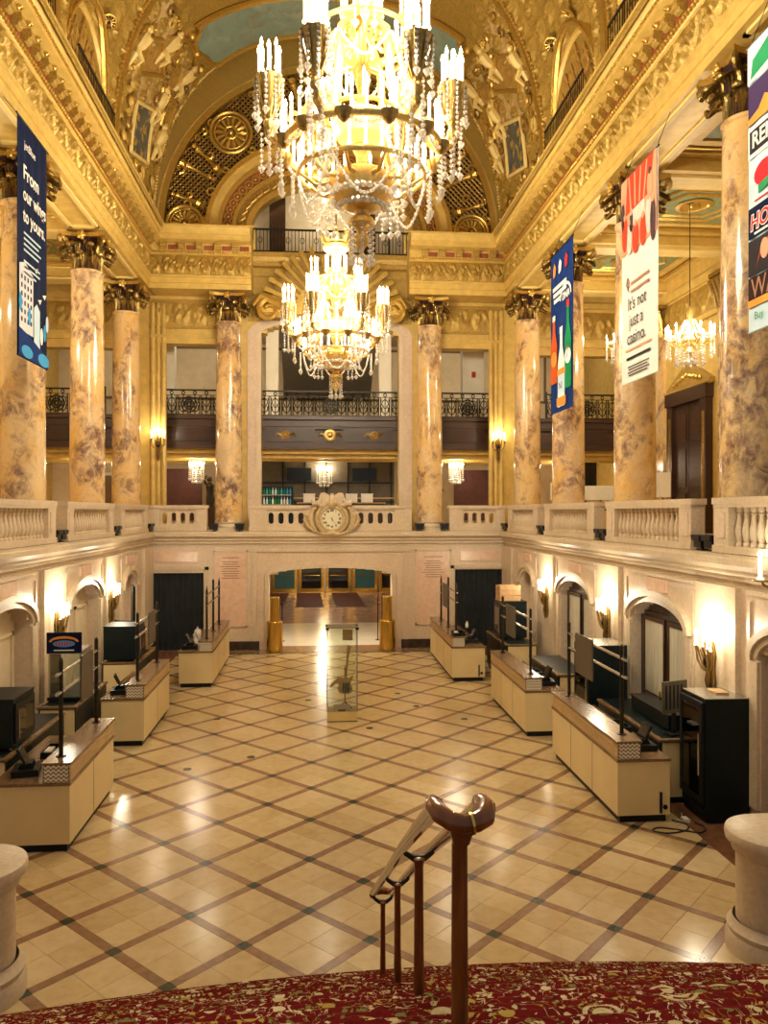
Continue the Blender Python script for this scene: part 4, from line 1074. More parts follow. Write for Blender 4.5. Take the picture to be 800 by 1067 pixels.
def column(x, y, lab):
    t_ = thing('marble_column', lab, 'column', (x, y, CB-.08), 0, 'veined marble columns with gilded capitals')
    put(cbase, 'base', t_, (0,0,0)); put(shaft, 'shaft', t_, (0,0,.0))
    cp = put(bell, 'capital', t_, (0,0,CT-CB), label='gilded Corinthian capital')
    for k in range(8):
        a = k*PI/4; put(leafA, 'leaf', cp, (.36*math.cos(a), .36*math.sin(a), .0), a)
        a += PI/8; put(leafB, 'leaf', cp, (.35*math.cos(a), .35*math.sin(a), .0), a)
    for k in range(4):
        put(vol, 'corner_scroll', cp, (0,0,0), PI/4+k*PI/2); put(fleur, 'fleuron', cp, (0,0,0), k*PI/2)
    put(abac, 'abacus', cp, (0,0,0))
    return t_
CO = 6.45
for y, lab in zip(COLY[1:], ('nearest marble column on the left, behind the navy airline banner', 'middle marble column on the left side, with no banner', 'left marble column in the far corner beside the end wall')):
    column(side(-1, CO), y, lab)
for y, lab in zip(COLY, ('nearest marble column at the right edge beside the colourful poster banner', 'marble column behind the white casino banner', 'marble column behind the blue drinks banner', 'right marble column in the far corner beside the end wall')):
    column(side(1, CO), y, lab)
column(CX-3.37, 26.5, 'marble column left of the middle arch on the end wall'); column(CX+3.35, 26.5, 'marble column right of the middle arch on the end wall')

# ------------------------------------------------------------------ balustrades
BH = .82
def vase(h):
    return MB().lathe([(.05,0),(.05,.05),(.03,.07),(.045,.10),(.064,.19),(.06,.26),(.036,.38),(.028,.45),(.042,.48),(.028,.50),(.048,.53),(.048,h)], 10).mesh('baluster', 'pale_stone', True)
vb_ = vase(.58)
def side_balustrade(s, y0, y1, lab):
    t_ = thing('balustrade', lab, 'balustrade', (side(s, 5.80), (y0+y1)/2, GZ+.01), 0, 'stone balustrades of the gallery'); h = (y1-y0)/2
    MB().box(-.14,.14,-h-.03,h+.03,.74,.84).build('rail', 'pale_stone', t_); MB().box(-.13,.13,-h,h,.69,.74).build('rail_moulding', 'pale_stone', t_)
    MB().box(-.14,.14,-h-.02,h+.02,0,.11).build('plinth', 'pale_stone', t_)
    pw = .44
    for q in (-1,1):
        MB().box(-.12,.12,*sorted((q*h, q*(h-pw))),.11,.69).build('end_block', 'pale_stone', t_)
        MB().box(-.135,-.12,*sorted((q*(h-.1), q*(h-pw+.1))),.22,.62).build('block_panel', 'limestone', t_); MB().box(.12,.135,*sorted((q*(h-.1), q*(h-pw+.1))),.22,.62).build('block_panel', 'limestone', t_)
    n = max(3, int((2*h-2*pw)/.19)); st = (2*h-2*pw)/n
    for k in range(n): put(vb_, 'baluster', t_, (0, -h+pw+(k+.5)*st, .11))
for c, a, b, lab in ((14.4,1.9,1.9,'stone balustrade section at the left edge, nearest on the left'),(18.95,1.9,1.9,'stone balustrade between the nearest and middle left columns'),(23.25,1.7,1.7,'farthest stone balustrade on the left side')):
    side_balustrade(-1, c-a, c+b, lab)
for c, lab in ((9.85,'stone balustrade cut by the right edge, nearest on the right'),(14.4,'wide stone balustrade under the white casino banner'),(18.95,'stone balustrade on the right in front of the white lamp shade'),(23.3,'farthest stone balustrade on the right side')):
    side_balustrade(1, c-(1.9 if c < 23 else 1.75), c+(1.9 if c < 23 else 1.65), lab)
def pill_panel(m, x0, x1, z0, z1, y0, y1, n):
    st = (x1-x0)/n; w = st*.27
    for k in range(n):
        a = x0+k*st; b = a+st; cx = (a+b)/2; hz0, hz1 = z0+.09, z1-.09; loop = []; rect = []
        for q in range(24):
            an = 2*PI*q/24; c_, s_ = math.cos(an), math.sin(an)
            loop.append((cx+w*c_, (hz1-w if s_ >= 0 else hz0+w)+w*s_*1.0))
            mm = max(abs(c_), abs(s_)); rect.append((cx+st/2*c_/mm, (z0+z1)/2+(z1-z0)/2*s_/mm))
        vs = []; fs = []
        for y in (y0, y1): vs += [(p[0],y,p[1]) for p in rect]+[(p[0],y,p[1]) for p in loop]
        for q in range(24):
            q2 = (q+1) % 24
            fs += [(q,q2,24+q2,24+q), (48+q,72+q,72+q2,48+q2), (24+q,24+q2,72+q2,72+q), (q,48+q,48+q2,q2)]
        m.add(vs, fs)
def far_balustrade(x0, x1, lab, groups):
    t_ = thing('balustrade', lab, 'balustrade', ((x0+x1)/2, YF+.1, GZ+.01), 0, 'stone balustrades of the gallery'); h = (x1-x0)/2
    MB().box(-h-.04,h+.04,-.17,.17,.74,.84).build('rail', 'pale_stone', t_); MB().box(-h,h,-.13,.13,.69,.74).build('rail_moulding', 'pale_stone', t_)
    MB().box(-h-.02,h+.02,-.18,.18,0,.14).build('plinth', 'pale_stone', t_)
    edges = [-h]
    for a, b, n in groups:
        a -= (x0+x1)/2; b -= (x0+x1)/2
        m = MB(); pill_panel(m, a, b, .14, .69, -.07, .07, n); m.build('pierced_panel', 'pale_stone', t_)
        MB().box(edges[-1], a, -.14,.14,.14,.69).build('end_block', 'pale_stone', t_); edges.append(b)
    MB().box(edges[-1], h, -.14,.14,.14,.69).build('end_block', 'pale_stone', t_)
far_balustrade(-5.46,-3.55,'pierced stone balustrade under the left opening of the end wall', [(-5.05,-3.9,4)])
far_balustrade(-2.18,3.14,'long pierced stone balustrade that carries the clock', [(-1.65,-.35,4),(1.3,2.6,4)])
far_balustrade(4.42,6.3,'pierced stone balustrade under the right opening of the end wall', [(4.85,6.0,4)])

# ------------------------------------------------------------------ clock on the middle balustrade
ck = thing('clock', 'carved gilt stone wall clock topped by an eagle on the middle balustrade', 'clock', (.5, YF-.225, 3.72))
RY = Matrix.Rotation(PI/2, 4, 'X')
CZ = .56
MB().lathe([(0,0),(.355,0),(.355,.03),(0,.03)], 32, Matrix.Translation((0,0,CZ)) @ RY).build('dial', 'dial', ck)
m = MB(); m.tube([(.385*math.cos(k*PI/16),-.03,CZ+.385*math.sin(k*PI/16)) for k in range(32)], .05, 8, True); m.build('bezel', 'gilt_stone', ck, True)
m = MB(); m.tube([(.49*math.cos(k*PI/16),.0,CZ+.49*math.sin(k*PI/16)) for k in range(32)], .075, 8, True)
for k in range(32): m.ball((.46*math.cos(k*PI/16),-.06,CZ+.46*math.sin(k*PI/16)), .03, 6, 4)
m.build('wreath', 'gilt_stone', ck, True)
dl = ck.children[0]
nums = ['XII','I','II','III','IIII','V','VI','VII','VIII','IX','X','XI']
for k, nm_ in enumerate(nums):
    a = PI/2-k*PI/6
    put(text_mesh(nm_, .10, 'p_ink', .001, bold=.004), 'numeral', dl, (.265*math.cos(a), -.034, CZ+.265*math.sin(a)), rot=(PI/2, -(PI/2-a)*0, 0))
for a, L, w in ((math.radians(90-172),.16,.014),(math.radians(90-144),.27,.011)):
    MB().prism([(-.04*math.cos(a)+w*math.sin(a),CZ-.04*math.sin(a)-w*math.cos(a)),(L*math.cos(a),CZ+L*math.sin(a)),(-.04*math.cos(a)-w*math.sin(a),CZ-.04*math.sin(a)+w*math.cos(a))], -.045, -.038, 'y').build('hand', 'p_ink', dl)
MB().lathe([(0,0),(.47,0),(.47,.12),(0,.12)], 24, Matrix.Translation((0,.14,CZ)) @ RY).build('case', 'pale_stone', ck)
for q in (-1,1):
    m = MB(); m.tube([(q*.50,0,CZ-.42),(q*.66,-.02,CZ-.18),(q*.70,-.02,CZ+.08),(q*.62,-.02,CZ+.3),(q*.52,0,CZ+.38)], [.05,.09,.10,.07,.05], 7)
    m.tube([(q*.70,-.03,CZ+.06),(q*.84,-.03,CZ+.12),(q*.88,-.03,CZ-.02),(q*.78,-.03,CZ-.22),(q*.55,0,CZ-.42)], [.04,.06,.07,.07,.04], 7)
    m.build('side_scroll', 'gilt_stone', ck, True)
    m = MB(); m.tube([(q*.34,-.06,CZ+.42),(q*.46,-.08,CZ+.52),(q*.60,-.06,CZ+.50),(q*.66,-.04,CZ+.62)], [.07,.10,.08,.03], 7); m.ball((q*.40,-.10,CZ+.58), .07, 8, 5); m.build('putto', 'pale_stone', ck, True)
    m = MB(); m.prism([(q*.05,.98),(q*.33,.92),(q*.40,1.05),(q*.41,1.30),(q*.36,1.40),(q*.24,1.42),(q*.13,1.36),(q*.05,1.28)], -.05, .0, 'y')
    for j in range(4): m.prism([(q*(.10+.08*j),.95),(q*(.135+.08*j),.94),(q*(.135+.08*j),1.34),(q*(.10+.08*j),1.36)], -.068, -.05, 'y')
    m.build('eagle_wing', 'pale_stone', ck)
m = MB(); m.tube([(0,.0,.98),(0,-.03,1.12),(0,-.03,1.26),(0,-.05,1.36),(0,-.12,1.38)], [.08,.11,.09,.06,.015], 8); m.build('eagle', 'pale_stone', ck, True)
m = MB(); m.ball((0,-.04,1.02), .14, 10, 6); m.tube([(-.25,-.03,.98),(-.1,-.08,1.08),(.1,-.08,1.08),(.25,-.03,.98)], [.04,.07,.07,.04], 7); m.build('crest', 'gilt_stone', ck, True)
m = MB(); m.tube([(-.5,0,.12),(-.2,-.05,.05),(0,-.07,.10),(.2,-.05,.05),(.5,0,.12)], [.03,.06,.09,.06,.03], 7); m.build('bottom_swag', 'gilt_stone', ck, True)

# ------------------------------------------------------------------ floodlights at the column feet (they light the vault)
fh = MB(); fh.box(-.12,.12,-.09,.09,.05,.18); fh.prism([(-.12,.16),(.12,.16),(.15,.25),(-.15,.25)], -.13, .13, 'y'); fh = fh.mesh('housing', 'black_metal')
fb = MB(); fb.box(-.10,.10,-.05,.05,0,.025); fb.box(-.015,.015,-.02,.02,.02,.08); fb = fb.mesh('foot', 'black_metal')
fg = MB().box(-.12,.12,-.10,.10,.245,.253).mesh('lens', 'clear_glass')
FL = []
def flood(x, y, z, rz, lab, power=0, tgt=None):
    t_ = thing('floodlight', lab, 'floodlight', (x, y, z), rz, 'black floodlights on the gallery ledge')
    put(fh, 'housing', t_); put(fb, 'foot', t_); put(fg, 'lens', t_)
    if power: lamp('flood_lamp', (x, y, z+.24), power, LC, .06, None, 75, tgt)
wordsL = ('nearest','middle','far corner'); wordsR = ('right edge','casino banner','drinks banner','far corner')
FP = 0
for s, L, wd, nm in ((-1, COLY[1:], wordsL, 'left'), (1, COLY, wordsR, 'right')):
    for y, w in zip(L, wd):
        for q, e in ((-.17,'near'),(.17,'far')):
            yy = y+q
            flood(side(s, 5.76), yy, GZ+.011, PI/2, 'black floodlight at the %s side of the %s %s column foot' % (e, w, nm), FP, (side(s, -.5), y, 17.5))
for x, w in ((CX-3.37,'left'),(CX+3.35,'right')):
    for q, e in ((-.41,'left'),(.41,'right')):
        flood(x+q, 25.90, GZ+.001, 0, 'black floodlight on the %s of the %s end wall column foot' % (e, w), FP*.35, (x, 20, 17.5))
# ================================================================== lights of the hall
cand = {}
def candle_meshes(h, r=.016):
    k = (h, r)
    if k not in cand:
        c = MB().lathe([(r*1.7,0),(r*1.9,.02),(r*1.1,.03),(r,.035),(r,h),(r*.6,h+.004)], 7).mesh('candle', 'candle', True)
        f = MB().lathe([(.004,0),(r*1.15,.022),(r*1.25,.04),(r*.7,.07),(0,.105)], 7).mesh('flame', 'flame', True)
        cand[k] = (c, f)
    return cand[k]
def candle(parent, x, y, z, h=.26, r=.016):
    c, f = candle_meshes(h, r); o = put(c, 'candle', parent, (x, y, z)); put(f, 'flame', o, (0,0,h))
def strand_mesh(n, r=.02):
    m = MB(); z = 0
    for k in range(n):
        rr = r*(1 if k < n-1 else 1.9); m.lathe([(0,z),(rr,z-rr*.9),(rr*.9,z-rr*1.3),(0,z-rr*2.6)], 6); z -= rr*2.7
    return m.mesh('crystal_strand', 'crystal')
str_s, str_m, str_l = strand_mesh(4,.024), strand_mesh(7,.024), strand_mesh(11,.022)

def grand_chandelier(x, y, zo, lab, ztop, P):
    t_ = thing('chandelier', lab, 'chandelier', (x, y, zo), 0, 'grand candle chandeliers over the lobby')
    MB().lathe([(.025,2.5),(.03,2.6),(.02,2.7),(.018,ztop-zo)], 8).build('hanging_rod', 'antique_brass', t_, True)
    MB().lathe([(.05,-.5),(.07,-.1),(.12,.0),(.06,.15),(.09,.4),(.05,.7),(.12,.95),(.07,1.1),(.05,1.6),(.10,1.75),(.05,1.9),(.04,2.5)], 14).build('stem', 'chand_gold', t_, True)
    m = MB(); m.lathe([(.05,2.02),(.22,2.05),(.30,2.12),(.31,2.20),(.25,2.24),(.27,2.3)], 18)
    for k in range(8):
        a = k*PI/4; m.tube([(.26*math.cos(a),.26*math.sin(a),2.28),(.34*math.cos(a),.34*math.sin(a),2.42),(.28*math.cos(a),.28*math.sin(a),2.55)], [.05,.045,.02], 6); m.ball((.28*math.cos(a),.28*math.sin(a),2.57), .05, 6, 4)
    m.build('crown', 'chand_gold', t_, True)
    # bowl, urn and finial below
    MB().lathe([(.05,-.28),(.30,-.30),(.40,-.36),(.40,-.44),(.36,-.54),(.32,-.64),(.22,-.72),(.12,-.76)], 26).build('bowl', 'chand_gold', t_, True)
    for k in range(10):
        a = 2*PI*k/10; MB().tube([(.30*math.cos(a),.30*math.sin(a),-.40),(.55*math.cos(a),.55*math.sin(a),-.46),(.76*math.cos(a),.76*math.sin(a),-.31)], [.03,.028,.02], 6).build('lower_arm', 'chand_gold', t_, True)
    m = MB()
    for k in range(60):
        a = k*PI/15; zz = -.50-.07*(k//15); r = (.37,.365,.34,.28)[k//15]; m.ball((r*math.cos(a+.1*(k//15)), r*math.sin(a+.1*(k//15)), zz), .04, 6, 4)
    m.build('beaded_net', 'crystal', t_)['kind'] = 'stuff'
    MB().lathe([(.10,-.74),(.07,-.80),(.15,-.86),(.16,-.92),(.08,-.98),(.05,-1.02),(.09,-1.08),(.08,-1.16),(.03,-1.22),(0,-1.27)], 14).build('finial', 'chand_gold', t_, True)
    for k in range(8):
        a = k*PI/4; put(str_m, 'crystal_strand', t_, (.14*math.cos(a), .14*math.sin(a), -.92))
    # rings
    for r, z, w in ((.97,0,.028),(.77,-.30,.022),(.60,1.38,.022)):
        MB().tube([(r*math.cos(k*PI/20), r*math.sin(k*PI/20), z-.03) for k in range(40)], w, 7, True, flat=1.5).build('ring', 'chand_gold', t_, True)
    for k in range(12):
        a = 2*PI*(k+.5)/12; MB().lathe([(.02,-.14),(.07,-.10),(.10,-.03),(.11,.0),(.05,.01)], 10, T(.97*math.cos(a), .97*math.sin(a), 0)).build('cup', 'antique_brass', t_, True)
    # amber inner bowl
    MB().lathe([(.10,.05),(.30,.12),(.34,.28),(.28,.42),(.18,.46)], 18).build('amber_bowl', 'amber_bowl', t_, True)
    for k in range(36):
        a = 2*PI*k/36; candle(t_, .97*math.cos(a), .97*math.sin(a), .0, .30, .019)
    for k in range(26):
        a = 2*PI*(k+.5)/26; candle(t_, .77*math.cos(a), .77*math.sin(a), -.29, .20, .018)
    for k in range(14):
        a = 2*PI*(k+.5)/14; candle(t_, .46*math.cos(a), .46*math.sin(a), .42, .24)
    MB().tube([(.46*math.cos(k*PI/12), .46*math.sin(k*PI/12), .40) for k in range(24)], .025, 6, True).build('ring', 'chand_gold', t_, True)
    nb = 6
    for k in range(nb):
        a0 = 2*PI*(k+.0)/nb; ca, sa = math.cos(a0), math.sin(a0)
        Mx = Matrix.Rotation(a0, 4, 'Z')
        # long scrolled arm from the upper tier down and out to the basket
        m = MB(); m.tube([Mx @ Vector(p) for p in ((.08,0,1.5),(.30,0,1.42),(.52,0,1.22),(.56,0,.95),(.62,0,.55),(.78,0,.18),(.96,0,.02),(1.10,0,.10),(1.16,0,.30))], [.03,.045,.05,.05,.055,.06,.06,.05,.04], 8)
        m.tube([Mx @ Vector((.30+.14*math.cos(q*.8)*(1-q/12), 0, 1.28+.14*math.sin(q*.8)*(1-q/12))) for q in range(10)], .03, 6)
        m.tube([Mx @ Vector((.80+.13*math.cos(q*.8+2)*(1-q/12), 0, .36+.13*math.sin(q*.8+2)*(1-q/12))) for q in range(10)], .03, 6)
        m.build('arm', 'chand_gold', t_, True)
        bk = MB(); bk.lathe([(.02,.06),(.05,.12),(.07,.25),(.04,.32),(.09,.45),(.12,.62),(.16,.78),(.17,.82),(.10,.84)], 12, Mx @ Matrix.Translation((1.12,0,0)))
        for q in range(8):
            a = q*PI/4; bk.tube([Mx @ Vector((1.12+.06*math.cos(a), .06*math.sin(a), .36)), Mx @ Vector((1.12+.15*math.cos(a), .15*math.sin(a), .58)), Mx @ Vector((1.12+.17*math.cos(a), .17*math.sin(a), .82))], [.015,.022,.018], 5)
        bk.build('basket', 'antique_brass', t_, True)
        for q in range(8):
            a = q*PI/4; p = Mx @ Vector((1.12+.125*math.cos(a), .125*math.sin(a), .84)); candle(t_, p.x, p.y, p.z+(.05 if q % 2 else 0), .27)
        p = Mx @ Vector((1.12,0,.86)); candle(t_, p.x, p.y, p.z, .32)
        for q in range(9):
            a = q*2*PI/9; p = Mx @ Vector((1.12+.17*math.cos(a), .17*math.sin(a), .80)); put(str_l if q % 2 else str_m, 'crystal_strand', t_, p)
        for q in range(4):
            a = q*PI/2; p = Mx @ Vector((1.12+.09*math.cos(a), .09*math.sin(a), .16)); put(str_m, 'crystal_strand', t_, p)
        # upper cluster
        a1 = a0+PI/nb; cx, cy = .60*math.cos(a1), .60*math.sin(a1)
        m = MB(); m.lathe([(.02,1.2),(.06,1.28),(.05,1.34),(.11,1.42),(.12,1.46),(.05,1.47)], 10, T(cx,cy,0)); m.tube([(0,0,1.0),(.35*math.cos(a1),.35*math.sin(a1),1.02),(cx,cy,1.22)], [.03,.035,.03], 6)
        m.build('upper_arm', 'chand_gold', t_, True)
        for q in range(5):
            a = q*2*PI/5; candle(t_, cx+.08*math.cos(a), cy+.08*math.sin(a), 1.46, .28)
        for q in range(4):
            a = q*PI/2; put(str_s, 'crystal_strand', t_, (cx+.11*math.cos(a), cy+.11*math.sin(a), 1.42))
        # festoon of beads between the baskets, and one below the bowl
        for (r, z0, sag, nn, rb_) in ((1.06,.20,.34,22,.026),(.78,-.33,.48,20,.022),(.62,1.15,.30,14,.02)):
            fp = []; m = MB()
            for q in range(nn+1):
                f = q/nn; a = a0+f*2*PI/nb; rr = r*(1-.10*math.sin(f*PI)); fp.append((rr*math.cos(a), rr*math.sin(a), z0-sag*math.sin(f*PI)))
            pts = []; rr_ = []
            for q in range(nn):
                for e, w_ in ((0,.4),(.25,.85),(.5,1.0),(.75,.85)): pts.append(Vector(fp[q]).lerp(Vector(fp[q+1]), e)); rr_.append(rb_*w_)
            m.tube(pts, rr_, 6).build('bead_festoon', 'crystal', t_)
        for q in range(3):
            a = a0+(q-1)*.13; put(str_m, 'crystal_strand', t_, (.98*math.cos(a), .98*math.sin(a), -.08)); put(str_m, 'crystal_strand', t_, (.84*math.cos(a), .84*math.sin(a), -.34))
    for k in range(10):
        a = 2*PI*k/10; candle(t_, .24*math.cos(a), .24*math.sin(a), 1.62, .28)
    m = MB().lathe([(.05,1.52),(.22,1.58),(.27,1.62),(.24,1.64)], 16); m.build('upper_dish', 'chand_gold', t_, True)
    # the light itself
    for k in range(nb):
        a = 2*PI*k/nb; lamp('candle_glow', (1.12*math.cos(a), 1.12*math.sin(a), 1.17), P*.125, LC, .05, t_)
    for k in range(3):
        a = 2*PI*k/3+.5; lamp('candle_glow', (.60*math.cos(a), .60*math.sin(a), 1.84), P*.055, LC, .05, t_)
        lamp('candle_glow', (.97*math.cos(a), .97*math.sin(a), .38), P*.03, LC, .05, t_)
    return t_
PCH = 3000
grand_chandelier(.55, 9.6, 8.93, 'large crystal and gilt candle chandelier hanging in the foreground', 19.9, PCH)
grand_chandelier(.46, 18.7, 8.60, 'farther crystal and gilt candle chandelier in front of the middle arch', 20.4, PCH)

def small_chandelier(x, y, z, R, lab, zc, n, P, drop=True):
    t_ = thing('small_chandelier', lab, 'chandelier', (x, y, z), 0, 'small crystal chandeliers in the galleries')
    k_ = R/.5
    MB().lathe([(.012,.75*k_),(.012,zc-z-.05),(.09,zc-z-.04),(.09,zc-z)], 8).build('hanging_rod', 'dark_wood', t_, True)
    MB().lathe([(0,-.42*k_),(.04*k_,-.36*k_),(.10*k_,-.26*k_),(.05*k_,-.16*k_),(.12*k_,0),(.06*k_,.1*k_),(.09*k_,.3*k_),(.04*k_,.4*k_),(.07*k_,.6*k_),(.02*k_,.75*k_)], 12).build('stem', 'chand_gold', t_, True)
    for q in range(n):
        a = 2*PI*q/n; c_, s_ = math.cos(a), math.sin(a)
        MB().tube([(.05*c_,.05*s_,-.05*k_),(.5*R*c_,.5*R*s_,-.16*k_),(.9*R*c_,.9*R*s_,-.05*k_),(R*c_,R*s_,.06*k_)], .014*k_, 5).build('arm', 'chand_gold', t_, True)
        candle(t_, R*c_, R*s_, .07*k_, .16*k_, .02*k_)
        put(str_m, 'crystal_strand', t_, (R*c_,R*s_,.05*k_)); put(str_m, 'crystal_strand', t_, (.6*R*c_,.6*R*s_,-.14*k_))
        MB().tube([(.12*c_,.12*s_,.45*k_),(.5*R*c_,.5*R*s_,.12*k_),(R*c_,R*s_,.06*k_)], .010, 5).build('bead_chain', 'crystal', t_)
    for q in range(8):
        a = 2*PI*q/8; put(str_s, 'crystal_strand', t_, (.1*k_*math.cos(a), .1*k_*math.sin(a), -.26*k_))
    for q in range(3):
        a = 2*PI*q/3+.3; lamp('candle_glow', (R*.8*math.cos(a), R*.8*math.sin(a), .3*k_), P/3, LC, .04, t_)
small_chandelier(9.2, 18.75, 8.75, .56, 'crystal chandelier hanging in the right gallery between columns', 12.17, 12, 260)
small_chandelier(9.2, 23.3, 9.6, .40, 'crystal chandelier half hidden behind the white casino banner column', 12.17, 8, 200)
small_chandelier(CX-8.75, 18.95, 8.9, .5, 'crystal chandelier hidden mostly behind the left columns', 12.17, 8, 260)
small_chandelier(CX-8.75, 14.4, 8.9, .5, 'crystal chandelier at the left edge in the left gallery', 12.17, 8, 220)
small_chandelier(.30, 30.6, 6.05, .28, 'small crystal chandelier glowing behind the clock', 6.54, 8, 90)
small_chandelier(-4.3, 28.8, 6.1, .26, 'small crystal chandelier under the balcony in the left opening', 6.54, 8, 90)
small_chandelier(5.15, 28.8, 6.1, .26, 'small crystal chandelier under the balcony in the right opening', 6.54, 8, 90)
small_chandelier(-8.4, 29.6, 6.05, .36, 'small crystal chandelier at the end of the left gallery', 6.54, 6, 60)
small_chandelier(9.4, 29.6, 6.05, .36, 'small crystal chandelier at the end of the right gallery', 6.54, 6, 60)
# ceiling globes over the upper balcony and foyer: added to light those rooms, mostly out of sight
def globe(x, y, z, P, lab, r=.14):
    t_ = thing('added_globe', lab, 'ceiling lamp', (x, y, z), 0, 'round ceiling lamps')
    MB().lathe([(.05,0),(.05,-.04),(.02,-.05)], 10).build('mount', 'brass', t_)
    MB().ball((0,0,-.05-r), r, 14, 8).build('globe', 'bulb', t_, True)
    lamp('globe_glow', (0,0,-.1-2*r-.05), P, LC, .12, t_)
globe(-4.2, 30.5, 11.54, 90, 'round ceiling lamp above the left end of the balcony')
globe(5.2, 30.5, 11.54, 90, 'round ceiling lamp above the right end of the balcony')
globe(.4, 28.4, 11.5, 60, 'round ceiling lamp above the middle of the balcony')
globe(-8.4, 30.5, 11.54, 60, 'round ceiling lamp past the end of the left gallery')
globe(9.4, 30.5, 11.54, 60, 'round ceiling lamp past the end of the right gallery')
globe(.3, 28.6, 16.0, 60, 'round lamp in the small balcony under the vault')
globe(-.9, 27.0, 3.29, 110, 'left ceiling lamp of the foyer just beyond the arch'); globe(1.8, 27.0, 3.29, 110, 'right ceiling lamp of the foyer just beyond the arch')
globe(.3, 36.5, 3.29, 90, 'ceiling lamp in the middle of the foyer'); globe(.4, 42.5, 3.29, 110, 'ceiling lamp by the street doors')

# ------------------------------------------------------------------ wall sconces
def sconce(x, y, s, lab, P=55, z=1.62, rz=None):
    t_ = thing('wall_sconce', lab, 'sconce', (x, y, z), rz if rz is not None else (0 if s < 0 else PI), 'brass candle sconces on the stone pilasters')     # local +x points into the hall
    MB().lathe([(0,0),(.05,.02),(.09,.2),(.06,.5),(.10,.62),(.04,.8),(0,.86)], 10, T(.03,0,.05), .5, 1).build('back_plate', 'antique_brass', t_, True)
    m = MB()
    for q in (-1,0,1): m.tube([(.06,.02*q,.02),(.10,.05*q,.25),(.08,.03*q,.42),(.12,.08*q,.6),(.15,.12*q,.72)], [.012,.02,.016,.02,.012], 6)
    m.build('bracket', 'antique_brass', t_, True)
    spots = [(.14,0,.86)]+[(.16+.07*math.cos(a), .22*math.sin(a), .74+.06*math.cos(a*1.0)) for a in np.radians([-90,-58,-24,24,58,90])]
    for (px, py, pz) in spots:
        MB().tube([(.11,.02*np.sign(py),.40),(.13,py*.6,.42),(.15,py*1.05,.55),(px,py,pz)], [.014,.013,.012,.018], 6).build('arm', 'antique_brass', t_, True)
        candle(t_, px, py, pz, .17, .015)
    m = MB(); m.ball((.10,0,.55), .07, 8, 5, 1,1,1.6); m.build('boss', 'iron', t_, True)
    for q in (-1,1): lamp('candle_glow', (.27, .13*q, 1.08), P/2, LC, .03, t_)
for y, lab in ((11.8,'brass candle sconce on the right wall just above the black drinks fridge'),(16.2,'brass candle sconce on the right wall between the two arched doors'),(20.65,'farthest brass candle sconce on the right wall')):
    sconce(side(1, WL-.10), y, 1, lab)
for y, lab in ((11.9,'brass candle sconce on the left wall, nearest to the stair'),(16.35,'brass candle sconce on the left wall above the illuminated snack sign'),(20.5,'farthest brass candle sconce on the left wall beside a leaning panel')):
    if y > 13: sconce(side(-1, WL-.10), y, -1, lab)
sconce(side(-1, 5.72), 26.84, -1, 'small glowing sconce on the far left corner strip of the end wall', 30, 6.2, -PI/2); sconce(side(1, 5.78), 26.84, 1, 'small glowing sconce on the far right corner strip of the end wall', 30, 6.2, -PI/2)
# single tall candle on a bracket at the right edge
t_ = thing('candle_bracket', 'single lit candle on a brass bracket at the right edge', 'sconce', (5.95, 10.12, 3.55))
m = MB(); m.tube([(.5,0,-.05),(.25,0,-.12),(.05,0,-.04),(0,0,.02)], [.02,.025,.02,.015], 6); m.lathe([(.02,0),(.10,.02),(.11,.035),(.03,.04)], 12); m.build('bracket', 'antique_brass', t_, True)
candle(t_, 0, 0, .04, .30, .028); lamp('candle_glow', (-.05,0,.42), 14, LC, .03, t_)
# ================================================================== bars and furniture on the lobby floor
def sbox(m, s, x0, x1, y0, y1, z0, z1):
    a, b = sorted((s*x0, s*x1)); return m.box(a, b, y0, y1, z0, z1)
def bar_counter(s, xf, y0, L, lab, D=.80, board=True, posts=(.35,.35), curly=False):
    t_ = thing('bar_counter', lab, 'counter', (xf, y0, 0), 0, 'cream bar counters set out along the lobby')
    B = lambda nm, mat, *a, par=t_: sbox(MB(), s, *a).build(nm, mat, par)
    B('plinth', 'black_plastic', .05, D-.04, .05, L-.05, 0, .11)
    bd = B('body', 'laminate', 0, D, 0, L, .11, .885)
    n = max(2, round(L/1.2))
    for k in range(1, n): sbox(MB(), s, -.003, .0, k*L/n-.004, k*L/n+.004, .11, .885).build('panel_joint', 'counter_wood', bd)
    B('worktop', 'counter_wood', -.012, D+.015, -.015, L+.015, .885, .925)
    rs = B('riser', 'riser_wood', .0, .34, 0, L, .925, 1.16)
    for z in (.955, 1.02, 1.085): sbox(MB(), s, -.010, .0, .0, L, z, z+.035).build('riser_strip', 'riser_wood', rs)
    sbox(MB(), s, .0, .34, -.008, .0, .93, 1.155).build('end_panel', 'wave_panel', rs)
    for a, b in ((.0,.012),(.328,.34)): sbox(MB(), s, a, b, -.012, -.008, .925, 1.16).build('end_trim', 'counter_wood', rs)
    B('riser_top', 'counter_wood', -.02, .36, -.02, L+.02, 1.16, 1.19)
    p0, p1 = posts[0], L-posts[1]; ps = [p0, p1]
    if curly: ps = [p0, (p0+p1)/2, p1]
    for k, y in enumerate(ps):
        p = MB(); p.lathe([(.07,1.19),(.07,1.20),(.03,1.205),(.03,2.50 if not curly else (2.42 if k != 1 else 2.62)),(.0,2.54 if not curly else 2.6)], 10, T(s*.2, y, 0)).build('post', 'iron', t_)
    if board is not None:
        for z in (2.06, 2.32):
            MB().tube([(s*.2, p0-.18, z),(s*.2, p1+.12, z)], .024, 8).build('rail', 'steel', t_)
        if board: sbox(MB(), s, .165, .19, p0+(p1-p0)*.48, p0+(p1-p0)*.82, 1.72, 2.40).build('menu_board', 'monitor_back', t_)
    return t_
cs = []
cs.append(bar_counter(-1, -3.25, 10.72, 2.25, 'nearest cream bar counter on the left, cut by the stone newel', 1.0, posts=(.28,.25)))
